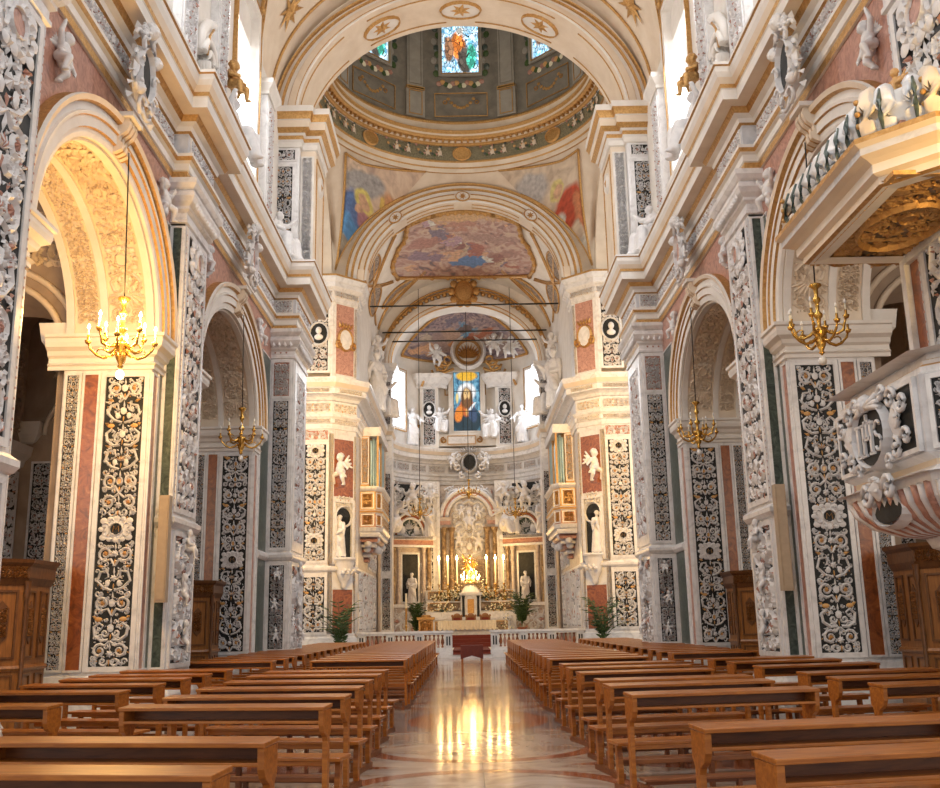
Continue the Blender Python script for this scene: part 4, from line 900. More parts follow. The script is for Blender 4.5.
        for q in range(-4,5): disc(p,F,q*.16,26.75+.03*q*q,.10,.09,.03,'gold',7,.05)
        for e in(-.8,.8): ringo(p,F,e,27.05,.09,.09,.03,.06,'gold')
        p.build('garland_panel',t)
        p=MB(); 
        for e in(-1,1):
            for q in range(9): disc(p,F,e*1.25+.12*math.sin(q*2.3),28.6+q*.36,.16,.2,.03,('leaf','dgreen','greyl')[q%3],7,.05)
        for q in range(13): disc(p,F,-1.1+q*.18,28.05+.1*math.sin(q*1.7),.15,.15,.03,('rose','ochre','leaf','petal')[q%4],7,.06)
        p.build('painted_border',t)
    mb=MB(); mb.lathe([(RD_,32.3),(RD_-.3,32.35),(RD_-.3,32.6),(RD_,32.7)]+[(RD_*math.cos(a*PI/20),32.7+4.5*math.sin(a*PI/20)) for a in range(0,11)],(0,CY,0),'greyp',64); mb.build('dome_shell',t)
crossing()
# ------------------------------------------------------------------ chancel piers (gold lit)
def chancel_pier():
    t=thing('chancel_pier','richly inlaid golden-lit pier at the left of the chancel opening','pier',(-7,46.6,0))
    P=[(-9.5,46),(-6.4,46),(-5.35,47.0),(-5.35,48.4)]
    def F2(): # chamfer frame
        a=V(-6.4,46,0);b=V(-5.35,47.0,0);u=(b-a).normalized(); return frame(a,u,(u.y,-u.x,0)),(b-a).length
    C,L=F2()
    b=MB(); b.rings([[(x,y,0) for x,y in P],[(x,y,17.2) for x,y in P]],'wmarble',caps=False)
    b.build('shaft',t)
    b=MB(); b.sweep([(0,.0),(.2,0),(.2,.6),(.12,.75),(.08,1.0),(0,1.05)],P,'wmarble'); b.build('base',t)
    b=MB(); b.sweep([(0,3.95),(.06,3.97),(.12,4.05),(.12,4.15),(.05,4.2),(0,4.25)],P,'wmarble'); b.build('ledge',t)
    F=CAM(0,46)
    for k,(x0,x1) in enumerate(((-7.75,-6.5),)):
        panel(t,F,x0,1.15,x1,3.85,81,bw=.13,m2='ochre',d=.06,thick=1.3,dens=1.5); panel(t,F,x0,4.35,x1,10.0,82,bw=.13,m2='ochre',d=.06,thick=1.3,dens=1.5,carts=(.6,5.2))
        panel(t,F,x0,10.05,x1,10.6,83,bw=.06,m2='rose',d=.05,bg='rose')
    ornament_c=MB(); ornament(ornament_c,lambda u,v,n:C(L/2+v-.68,17.3+u,n+.14),.28,1.36,3,'relief','gold',.05,thick=1.5); ornament(ornament_c,lambda u,v,n:F(-7.75+v,17.3+u,n+.14),.28,1.3,4,'relief','gold',.05,thick=1.5)
    for u0 in(.06,L-.06): ornament(ornament_c,lambda u,v,n,u0=u0:C(u0+u,1.2+v,n),.14,9.2,5,'relief','ochre',.04,thick=1.6)
    for x0 in(-7.88,-6.44): ornament(ornament_c,lambda u,v,n,x0=x0:F(x0+u,1.2+v,n),.12,9.2,6,'relief','ochre',.04,thick=1.6)
    for v0 in(13.2,): ornament(ornament_c,lambda u,v,n:C(L-.1+u,13.3+v,n),.16,3.5,6,'relief','rose',.05,thick=1.6)
    ornament_c.build('carved_border',t)
    # chamfer: red slab with niche
    strip(t,C,.12,1.15,L-.12,3.2,'red'); strip(t,C,.12,7.4,L-.12,10.2,'red')
    n=MB(); w=L/2; G=lambda u,v,nn:C(w+u,v,nn)
    border(n,G,-.62,4.3,.62,7.3,.14,.10,'wmarble')
    n.grid(lambda u,v:G(-.42*math.cos(PI*u),4.6+1.9*v,.02+.0*math.sin(PI*u)),12,2,'dark'); disc(n,G,0,6.5,.42,.42,.02,'dark',20)
    ringo(n,G,0,6.5,.48,.48,.07,.16,'relief'); rect(n,G,-.55,4.4,-.42,6.5,.14,'relief'); rect(n,G,.42,4.4,.55,6.5,.14,'relief'); ornament(n,lambda u,v,nn:G(u,6.95+v,nn+.05),.9,.5,3,'relief','ochre',.06,thick=1.5); n.build('niche',t)
    n=MB(); s=G(0,0,0); n.lathe([(0,4.6),(.55,4.6),(.55,4.5),(.45,4.45),(.48,4.3),(.36,4.1),(.40,3.95),(.25,3.6),(.12,3.4),(.16,3.3),(0,3.15)],(G(0,0,.12).x,G(0,0,.12).y,0),'relief',14)
    for q in range(6): n.ball(G(-.3+.12*q,3.9+.1*(q%2),.45),.1,'relief',seg=6,rg=4)
    n.build('corbel',t)
    for e in(.04,L-.04):
        k=MB(); studs(k,C,e,1.2,e,10.2,.22,m='ochre',r=.035,d=.02); k.build('stud_border',t)
    # attic storey
    panel(t,F,-7.6,13.35,-6.5,16.9,85,bw=.12,m1='relief',m2='rose',d=.06,thick=1.4,dens=1.6)
    m=MB(); f=lambda u,v,nn:F(-7.05+u,15.3+v,nn+.08); disc(m,f,0,0,.42,.52,.02,'dark',18); ringo(m,f,0,0,.45,.56,.06,.1,'relief'); m.build('medallion',t)
    m=MB(); m.ball(f(0,.12,.12),.15,'relief',sz=1.2); m.ball(f(0,-.2,.08),.22,'relief',sy=.6,sz=.7); m.tube([f(0,-.1,.1),f(0,.05,.1)],.08,'relief'); m.build('bust',t)
    strip(t,C,.15,13.3,L-.15,16.9,'rose')
    m=MB(); f=lambda u,v,nn:C(w+u,15.1+v,nn+.04); disc(m,f,0,0,.36,.5,.06,'wmarble',16,.06); ringo(m,f,0,0,.4,.54,.06,.14,'gold'); 
    for q in range(-2,3): leaf(m,f,q*.14,.55,PI/2-q*.2,.35,.07,.14,'gold')
    for sd in(-1,1): ribbon(m,lambda u,v,nn:f(u*sd,v,nn+.06),spiral(.4,-.3,.22,PI/2,1.3,-1,10),.05,.08,'gold')
    m.build('coat_of_arms',t)
    c=MB(); pr=[(0,16.9),(.06,16.95),(.06,17.15),(.12,17.2),(.12,17.45),(.2,17.5),(.34,17.62),(.34,17.85),(.4,17.9),(.5,18.1),(.5,18.2),(0,18.25)]
    cm=['wmarble']*12; cm[9]='gold'
    c.sweep(pr,P,'stucco',mats=cm)
    for k in range(14): c.obox((-8.+.12*k,45.72,17.55),.035,.05,.05,'stucco')
    c.build('cornice',t)
    return both(t,'richly inlaid golden-lit pier at the right of the chancel opening')
chancel_pier()
statue('saint_statue','white robed saint standing in the niche of the golden left pier','statue','saint0',(-5.98,46.28,4.63),1.95,-.76,base=False)
statue('saint_statue','white robed saint standing in the niche of the golden right pier','statue','saint1',(5.98,46.28,4.63),1.95,.76,base=False)
statue('angel_statue','white angel perched above the niche of the golden left pier','statue','putto2',(-5.98,46.2,7.95),1.5,-.76,base=False)
statue('angel_statue','white angel perched above the niche of the golden right pier','statue','putto2',(5.98,46.2,7.95),1.5,.76,base=False,flip=True)
# ------------------------------------------------------------------ chancel and apse
AC=61.2; AR=5.35
def apse_pts(r,n=40,a0=0.,a1=PI): return [(-r*math.cos(a0+(a1-a0)*i/n),AC+r*math.sin(a0+(a1-a0)*i/n)) for i in range(n+1)]
def chancel():
    # entablature: chancel piers, side walls, apse
    EP=[(-.1,10.6),(.06,10.62),(.06,10.85),(.12,10.9),(.12,11.1),(.2,11.2),(.2,11.3),(.05,11.35),(.05,11.95),(.12,12.0),(.18,12.12),(.3,12.2),(.5,12.25),(.5,12.5),(.56,12.55),(.66,12.75),(.7,12.9),(.7,13.0),(-.1,13.1)]
    em=['wmarble']*18
    for k in(14,): em[k]='cream'
    em[8]='gmarble'; 
    path=[(-9.5,46),(-6.4,46),(-5.35,47.0),(-5.35,58.6),(-5.0,58.6),(-5.0,59.6),(-5.35,59.6)]+apse_pts(AR,44)[1:-1]+[(5.35,59.6),(5.0,59.6),(5.0,58.6),(5.35,58.6),(5.35,47.0),(6.4,46),(9.5,46)]
    mb=MB(); mb.sweep(EP,path,'wmarble',mats=em,caps=False); o=struct('trim_3',mb)
    for k in range(12):
        a0=PI*(k+.06)/12; a1=PI*(k+.94)/12; r=AR-.06; L=r*(a1-a0)
        F=lambda u,v,nn:V(-(r-nn)*math.cos(a0+u/r),AC+(r-nn)*math.sin(a0+u/r),v)
        m=MB(); border(m,F,0,11.4,L,11.9,.04,.03,'wmarble'); ornament(m,lambda u,v,nn:F(v+.05,11.65+u,nn),.42,L-.1,k,'relief','rose',.05,thick=1.5,dens=1.4); m.build('frieze_panel',o)
    cu=V(1.05,1.0,0).normalized(); cu2=V(1.05,-1.,0).normalized()
    CHF=[(frame((-6.4+.03,45.97,0),cu,(cu.y,-cu.x,0)),.08,1.4),(frame((5.35-.03,46.97,0),cu2,(cu2.y,-cu2.x,0)),.08,1.4)]
    SD=[((lambda u,v,n,s=s:V(s*(5.31-n),u,v)),y,y+1.9) for s in(-1,1) for y in(48.5,50.5,52.5,54.5,56.4)]
    for F,a,b in[(CAM(0,45.95),-7.8,-6.45),(CAM(0,45.95),6.45,7.8)]+CHF+SD:
        m=MB(); border(m,F,a,11.4,b,11.9,.04,.03,'wmarble'); ornament(m,lambda u,v,nn:F(a+v,11.65+u,nn),.42,b-a,k,'relief','ochre',.05,thick=1.5,dens=1.4); ornament(m,lambda u,v,nn:F(a+v,11.0+u,nn+.06),.2,b-a,k+3,'relief','rose',.04,thick=1.5,dens=1.); ornament(m,lambda u,v,nn:F(a+v,12.4+u,nn+.45),.2,b-a,k+5,'relief','ochre',.04,thick=1.5,dens=1.); m.build('frieze_panel',o)
    # side walls
    for s,nm in((-1,'wall_chancel_left'),(1,'wall_chancel_right')):
        m=MB(); m.box((s*5.35,48.4,0),(s*5.7,61.3,10.8),'pmarble'); m.box((s*5.35,48.4,10.8),(s*5.7,61.3,18.3),'stucco')
        U=struct(nm,m)
    m=MB(); A=apse_pts(AR,48); m.rings([[(x,y,z) for z in(0,10.6,18.2)] for x,y in A],'wmarble',caps=False,mats=['pmarble','stucco']); wa=struct('wall_apse',m)
    # chancel barrel vault
    a,b,zs=5.35,4.2,18.2
    m=MB(); m.grid(lambda u,v:(-a*math.cos(PI*u),47.4+(61.4-47.4)*v,zs+b*math.sin(PI*u)),48,20,'stucco',flip=True); cv=struct('ceiling_chancel',m)
    # big fresco on the vault with gilt shaped frame
    t=thing('ceiling_fresco','large rose and violet ceiling fresco in a shaped gilt frame','fresco',(0,52,22))
    def sh(u,v):
        # shaped outline: narrow at the arch, broad towards the apse
        x=(2*u-1)*(1.55+2.15*min(1,v*1.7)**.8+.25*math.sin(v*9.)); z=zs+(b-.08)*math.sqrt(1-(x/a)**2); k=.440-.081*v; return V(x,max(47.75,(z-1.6)/k),z)
    m=MB(); m.grid(sh,24,20,'ceilF',uv=True,flip=True)
    for i in m.uv: m.uv[i]=(m.uv[i][0],1-m.uv[i][1])
    m.build('painting',t)
    e=MB(); 
    for pts in([sh(0,i/24) for i in range(25)],[sh(1,i/24) for i in range(25)],[sh(i/16,0) for i in range(17)],[sh(i/16,1) for i in range(17)]):
        e.tube([p+V(0,0,-.05) for p in pts],.12,'gold',6)
        for p in pts[::2]: e.ball(p+V(0,0,-.1),.15,'gold',seg=6,rg=4)
    e.build('gilt_frame',t)
    # gilt strapwork and small frescoes on the vault
    g=MB(); vf=MB()
    for s in(-1,1):
        for (th0,y0,th1,y1) in((.27,48.2,.10,52.),(.22,54.2,.08,50.2),(.30,55.4,.06,57.4),(.16,48.2,.05,56.),(.36,55.6,.18,57.5)):
            for off in(0,.28):
                pts=[]
                for i in range(13):
                    q=i/12; th=PI*(th0+(th1-th0)*q); y=y0+(y1-y0)*q+.5*math.sin(PI*q)+off; pts.append(V(s*(a-.05)*math.cos(th),y,zs+(b-.05)*math.sin(th)))
                g.tube(pts,.05,'gold',5)
        for (th,y,w,h) in((.13,49.4,.8,1.3),(.09,53.2,.9,1.5),(.22,56.2,1.3,.5),(.33,47.9,1.6,.35)):
            F=lambda u,v,nn,s=s,th=th,y=y:V(s*(a-nn)*math.cos(PI*th+u/4.6),y+v,zs+(b-nn)*math.sin(PI*th+u/4.6))
            n=20; vs=[F(0,0,.06)]+[F(w*math.cos(2*PI*i/n),h*math.sin(2*PI*i/n),.06) for i in range(n)]
            vf.add(vs,[(0,1+i,1+(i+1)%n) for i in range(n)],'vaultF',uvs=[(.5,.5)]+[(.5+.5*math.cos(2*PI*i/n),.5+.5*math.sin(2*PI*i/n)) for i in range(n)])
            g.tube([F(w*math.cos(2*PI*i/n),h*math.sin(2*PI*i/n),.07) for i in range(n+1)],.06,'gold',5)
    g.build('gilt_strapwork',cv); vf.build('small_fresco',cv)
    # inner (apse) arch
    n=56; ai,bi,ao,bo,zs2=4.45,3.6,5.0,4.25,17.0; t=thing('apse_arch','inner white arch with gilt edge before the apse','arch',(0,58.6,zs2))
    m=MB(); R=[]
    pr=[(0,59.6),(0,58.3),(.1,58.2),(.35,58.2),(.4,58.1),(.7,58.1),(.75,58.2),(1,58.2),(1,58.6)]; ms=['stucco','gold','stucco','gold','stucco','gold','stucco','stucco']
    for i in range(n+1):
        th=PI*i/n; R.append([(-(ai+(ao-ai)*q)*math.cos(th),y,zs2+(bi+(bo-bi)*q)*math.sin(th)) for q,y in pr])
    m.rings(R,'stucco',mats=ms,caps=False)
    # wall between arch and vault
    for i in range(n):
        th,t2=PI*i/n,PI*(i+1)/n
        q=lambda T,A,B,Z:(-A*math.cos(T),58.4,Z+B*math.sin(T))
        m.add([q(th,ao,bo,zs2),q(t2,ao,bo,zs2),q(t2,5.4,4.25,zs),q(th,5.4,4.25,zs)],[(0,3,2,1)],'stucco')
    m.build('archivolt',t)
    m=MB()
    for q in(.0,1.): m.tube([(-(5.15+.1*q)*math.cos(PI*i/40)*.97,58.25,zs2+.1+(4.5+.2*q)*math.sin(PI*i/40)) for i in range(2,39)],.07,'gold',6)
    for i in range(3,38):
        if abs(i-20)>1: m.ball((-5.1*math.cos(PI*i/40),58.2,zs2+4.42*math.sin(PI*i/40)),.15,'gold',seg=6,rg=4)
    F=CAM(0,58.1,21.45); disc(m,F,0,0,.5,.6,.1,'gold',14,.1); ringo(m,F,0,0,.55,.65,.1,.25,'gold')
    for q in range(10): a_=2*PI*q/10; disc(m,F,.75*math.cos(a_),.85*math.sin(a_),.24,.24,.1,'gold',8,.15)
    m.build('gilt_cartouche',t)
    for s in(-1,1):
        t=thing('apse_pilaster','slim panelled pilaster carrying the %s foot of the apse arch'%('left' if s<0 else 'right'),'pilaster',(s*4.75,58.6,0))
        m=MB(); m.box((s*4.45,58.3,0),(s*5.1,59.6,17.0),'wmarble'); m.build('shaft',t)
        panel(t,CAM(0,58.3),s*4.78-.28,13.2,s*4.78+.28,15.9,91,bw=.06,d=.04,m2='rose'); panel(t,CAM(0,58.3),s*4.78-.28,4.5,s*4.78+.28,10.3,92,bw=.06,d=.04,m2='rose'); panel(t,CAM(0,58.3),s*4.78-.28,1.2,s*4.78+.28,4.2,93,bw=.06,d=.04,m2='rose')
        m=MB(); m.sweep([(0,16.0),(.05,16.05),(.05,16.2),(.15,16.4),(.15,16.5),(.3,16.7),(.34,16.95),(0,17)],[(s*5.4,58.3),(s*5.1,58.3),(s*4.45,58.3),(s*4.45,59.6)] if s<0 else [(4.45,59.6),(4.45,58.3),(5.1,58.3),(5.4,58.3)],'wmarble')
        m.box((s*4.5,58.35,16.9),(s*5.05,59.5,17.02),'wmarble'); m.build('capital',t)
    # semi dome
    m=MB(); m.grid(lambda u,v:(-AR*math.cos(PI*u)*math.cos(PI/2*v),AC+AR*math.sin(PI*u)*math.cos(PI/2*v),18.2+3.6*math.sin(PI/2*v)),48,16,'stucco',flip=True)
    m.grid(lambda u,v:(-5.2*math.cos(PI*u),58.4+(AC-58.4)*v,18.2+3.6*math.sin(PI*u)),40,2,'stucco',flip=True); sd=struct('ceiling_apse',m)
    t=thing('apse_fresco','dark rose and blue fresco of clouds and figures in the apse half dome','fresco',(0,64,20))
    def fs(u,v):
        th=PI*(.5+(u-.5)*(.62-.1*v)); ph=PI/2*(.16+.70*v); return V(-(AR-.1)*math.cos(th)*math.cos(ph),AC+(AR-.1)*math.sin(th)*math.cos(ph),18.2+3.52*math.sin(ph))
    m=MB(); m.grid(fs,24,12,'domeF',uv=True,flip=True); m.build('painting',t)
    e=MB(); [e.tube(p,.09,'gold',6) for p in([fs(0,i/12) for i in range(13)],[fs(1,i/12) for i in range(13)],[fs(i/20,1) for i in range(21)],[fs(i/20,0) for i in range(21)])]; e.build('gilt_frame',t)
    # central stained window
    t=thing('stained_glass_window','stained glass window of a bearded haloed man in red and blue','window',(.1,66.2,14.2)); F=CAM(.1,66.3)
    m=MB(); border(m,F,-1.25,13.9,1.25,18.7,.33,.35,'stucco'); border(m,F,-.98,14.15,.98,18.45,.06,.40,'stucco'); fr=m.build('frame',t)
    m=MB(); m.grid(lambda u,v:F(-.92+1.84*u,14.2+4.2*v,.12),1,1,'sgC',uv=True); m.build('stained_glass',t)
    m=MB(); 
    for x in(-.92,-.3,.3,.88): m.box((.1+x,66.12,14.2),(.1+x+.04,66.16,18.4),'iron')
    for z in(14.2,15.6,17.,18.36): m.box((-.82,66.12,z),(1.02,66.16,z+.04),'iron')
    m.build('glazing_bar',t)
    # inscription tablet and mouldings below it
    t=thing('wall_tablet','pale framed tablet with gilt scrolls under the stained glass window','tablet',(-.2,65.6,13.2)); F=CAM(-.3,66.2)
    m=MB(); rect(m,F,-1.7,13.15,2.5,13.95,.5,'stucco'); rect(m,F,-.9,13.3,.9,13.8,.56,'wmarble'); m.build('slab',t)
    m=MB(); border(m,F,-.95,13.25,.95,13.85,.04,.6,'gold')
    for s in(-1,1): ribbon(m,lambda u,v,n:F(s*u,v,n+.56),spiral(1.2,13.55,.22,PI/2,1.4,-1,12),.05,.1,'gold')
    m.build('gilt_scroll',t)
    # shell cartouche over the window
    t=thing('shell_cartouche','gilt shell cartouche with white cherubs above the stained glass','cartouche',(.2,65.2,19.6)); F=CAM(.25,65.3,19.6)
    m=MB()
    for q in range(-5,6): leaf(m,F,0,-.45,PI/2+q*.24,1.05,.13,.25,'gold')
    disc(m,F,0,0,.8,.8,-.05,'relief',24); m.build('shell',t); m=MB(); ringo(m,F,0,.0,.80,.80,.10,.4,'gold',24); ringo(m,F,0,.0,1.05,1.1,.18,.35,'relief',24)
    for s in(-1,1):
        for k in range(3): m.tube([F(s*u,v,.15) for u,v in spiral(1.5+.25*k,-.6-.35*k,.5,0,1.1,-1,12)],.09,'gold',6)
        m.tube([F(s*1.,-1.2,.1),F(s*1.9,-1.6,.15),F(s*2.9,-1.7,.1),F(s*3.2,-2.4,.1)],.10,'gold',6)
    m.build('frame',t)
    # pilasters of the upper apse
    for s in(-1,1):
        x=s*2.55+.1; t=thing('upper_pilaster','panelled pilaster with bust medallion, upper apse, %s of the stained glass'%('left' if s<0 else 'right'),'pilaster',(x,65.6,13)); F=CAM(x,65.75)
        m=MB(); rect(m,F,-.62,13.0,.62,17.2,.35,'stucco'); m.build('shaft',t)
        panel(t,CAM(x,65.4),-.45,13.15,.45,17.1,95,bw=.08,m2='rose',d=.05,bg='dark',dens=1.5)
        m=MB(); f=lambda u,v,n:F(u,15.6+v,n+.42); disc(m,f,0,0,.38,.5,.02,'dark',16); ringo(m,f,0,0,.42,.55,.06,.1,'relief'); m.build('medallion',t)
        m=MB(); m.ball(f(0,.12,.1),.14,'relief',sz=1.2); m.ball(f(0,-.2,.08),.2,'relief',sy=.6,sz=.7); m.build('bust',t)
        m=MB(); m.sweep([(0,17.1),(.1,17.15),(.1,17.4),(.25,17.6),(.4,17.8),(.45,18.05),(0,18.1)],[(x-1.1,66.),(x-1.1,65.7),(x-.7,65.35),(x+.7,65.35),(x+1.1,65.7),(x+1.1,66.)],'wmarble'); m.build('capital',t)
    # side windows of apse
    for s in(-1,1):
        cx=s*4.55; cy=AC+2.55; ang=math.atan2(2.55,s*4.55); N=V(-math.cos(ang),-math.sin(ang),0); U=V(0,0,1).cross(N)*-1; U=V(-N.y,N.x,0)
        F=frame((cx+N.x*.02,cy+N.y*.02,0),U,N); nm='window_3' if s<0 else 'window_4'
        m=MB(); border(m,F,-.95,14.0,.95,18.1,.16,.14,'stucco'); border(m,F,-.98,13.95,.98,18.15,.05,.17,'gold'); o=struct(nm,m)
        m=MB(); m.grid(lambda u,v:F(-.8+1.6*u,14.15+3.8*v,.05),1,1,'glass'); m.build('pane',o)
        m=MB(); 
        for z in(15.1,16.1,17.1): rect(m,F,-.8,z,.8,z+.04,.08,'stucco')
        m.build('glazing_bar',o)
    # gilded plaster frames between
    m=MB()
    for ang in(58,122,78,102):
        a_=rad(ang); F=lambda u,v,nn:V((AR-nn)*math.cos(a_+u/AR),AC+(AR-nn)*math.sin(a_+u/AR),v)
        if ang in(78,102): border(m,F,-.32,16.8,.32,18.6,.06,.06,'gold')
        else: border(m,F,-.5,13.6,.5,14.6,.06,.06,'gold')
    m.build('gilt_panel',wa)
chancel()
S=statue
S('angel_statue','white angel seated left of the stained glass window sill','statue','seat0',(-1.75,65.4,13.9),1.9,.3,base=False)
S('angel_statue','white angel seated right of the stained glass window sill','statue','seat0',(1.75,65.2,13.4),2.2,-.3,base=False,flip=True)
S('angel_statue','white angel standing beside the upper left apse pilaster','statue','saint2',(-3.55,64.9,13.1),2.6,.5,base=False)
S('angel_statue','white angel standing beside the upper right apse pilaster','statue','saint2',(3.75,64.6,13.1),2.6,-.5,base=False,flip=True)
S('cherub_statue','white cherub left of the gilt shell cartouche','statue','putto2',(-1.9,64.4,18.4),1.5,.2,base=False)
S('cherub_statue','white cherub right of the gilt shell cartouche','statue','putto0',(2.0,64.4,19.0),1.6,-.2,base=False)
S('cherub_statue','white cherub sprawled farther right of the gilt shell cartouche','statue','putto1',(3.1,63.6,18.4),1.7,-.4,base=False)
S('angel_statue','seated white angel on the left chancel cornice','statue','seat0',(-4.9,56.2,13.05),2.6,.9,base=False)
S('angel_statue','seated white angel on the right chancel cornice','statue','seat0',(4.9,56.2,13.05),2.6,-.9,base=False,flip=True)
S('angel_statue','standing white angel on the left chancel cornice behind the golden pier','statue','saint1',(-4.95,53.6,13.05),3.4,.9,base=False)
S('angel_statue','standing white angel on the right chancel cornice behind the golden pier','statue','saint1',(4.95,53.6,13.05),3.4,-.9,base=False)
S('angel_statue','white winged cherub high on the left chancel wall','statue','putto0',(-5.0,55.,16.2),1.6,.9,base=False)
S('angel_statue','white winged cherub high on the right chancel wall','statue','putto0',(5.0,55.,16.2),1.6,-.9,base=False,flip=True)
# tie rods across the chancel
for k,(x0,x1,y,z) in enumerate(((-5.,5.,57.9,18.85),(-4.4,4.4,58.,18.3),(-5.2,5.2,52.,18.6))):
    m=MB(); m.tube([(x0,y,z),(x1,y,z)],.045,'iron',6); o=m.build('tie_rod',None,(0,y,z)); tag(o,('upper dark iron rod spanning the apse arch','lower dark iron rod spanning the apse arch','thin dark iron rod spanning the chancel below the ceiling fresco')[k],'tie rod')
# ------------------------------------------------------------------ chancel lower storey, organs, altar
def organ(s):
    sd='left' if s<0 else 'right'; X=5.35
    t=thing('organ_loft','golden marble organ loft with pale blue pipes on the %s chancel wall'%sd,'organ',(s*X,51.5,6.)); 
    P=[(-X,49.0),(-X+.75,49.0),(-X+1.0,49.5),(-X+1.0,53.8),(-X+.75,54.3),(-X,54.3)] 
    def mir(mb):
        if s>0: mb.v=[(-x,y,z) for x,y,z in mb.v]; mb.f=[f[::-1] for f in mb.f]
        return mb
    m=MB(); m.sweep([(-.3,6.0),(.0,6.0),(.08,6.05),(.14,6.2),(.02,6.25),(.02,6.9),(.08,6.95),(.12,7.05),(.02,7.1),(.02,8.0),(.1,8.05),(.16,8.15),(.16,8.25),(-.3,8.25)],P,'ochre',mats=['wmarble','wmarble','wmarble','wmarble','rose','wmarble','ochre','wmarble','ochre','wmarble','wmarble','wmarble','wmarble']); mir(m).build('parapet',t)
    m=MB(); P0=P
    for i in range(5):
        a=V(*P0[i],0);b=V(*P0[i+1],0);L=(b-a).length;u=(b-a).normalized();F=frame(a,u,(u.y,-u.x,0)); n=max(1,round(L/.7))
        for j in range(n):
            u0=L*j/n+.05;u1=L*(j+1)/n-.05
            for z0,z1 in((6.3,6.88),(7.15,7.95)):
                border(m,F,u0,z0,u1,z1,.05,.06,'wmarble'); ornament(m,lambda p,q,r:F((u0+u1)/2+p,z0+.06+q,r+.03),(u1-u0)*.7,z1-z0-.12,j+i,'gold' ,'ochre',.04,thick=1.6)
    mir(m).build('parapet_panel',t)
    m=MB(); 
    for k in range(6):
        f=1-k/6; z=6.-k*.22; m.sweep([(-.3,z-.22),(0,z-.22),(.05,z-.1),(0,z),(-.3,z)],[(-X,51.6-2.6*f),(-X+.9*f+.05,51.6-2.5*f),(-X+.9*f+.05,51.6+2.5*f),(-X,51.6+2.6*f)],'rose' if k%2 else 'relief')
    for k in range(14): m.ball((-X+.35+.4*math.sin(k*1.7),49.6+k*.3,5.5+.25*math.sin(k*2.1)),.2,'relief',seg=7,rg=5)
    mir(m).build('bracket',t)
    m=MB(); m.box((-X,49.3,8.2),(-X+.42,50.0,11.0),'ochre'); m.box((-X,53.4,8.2),(-X+.85,54.1,11.0),'ochre'); m.box((-X,49.25,10.85),(-X+1.0,54.1,11.3),'wmarble'); m.box((-X,51.5,8.2),(-X+.85,51.8,11.0),'ochre'); m.box((-X,49.7,8.2),(-X+.5,53.6,10.9),'oakd'); m.box((-X+.80,49.3,8.2),(-X+.9,49.4,10.9),'ochre')
    for k in range(22): m.box((-X+.80,51.85,8.3+k*.115),(-X+.86,53.35,8.37+k*.115),'pipe')
    F=CAM(-X+.21,49.3); border(m,F,-.2,8.4,.2,10.8,.05,.05,'wmarble'); ornament(m,lambda u,v,n:F(u,8.5+v,n),.28,2.2,4,'relief','gold',.05,thick=1.4)
    mir(m).build('case',t)
    for k in range(9):
        px,y=(-X+.50+.13*k,49.5) if k<3 else (-X+.68,50.0+(k-3)*.26); h=2.5-.1*abs(k-1) if k<3 else 2.5-.1*abs(k-5.5); m=MB(); m.lathe([(0,8.25),(.04,8.3),(.065 if k<3 else .10,8.55),(.065 if k<3 else .10,8.25+h),(0,8.25+h)],(px,y,0),'pipe',9); mir(m).build('organ_pipe',t)
    return t
organ(-1); organ(1)
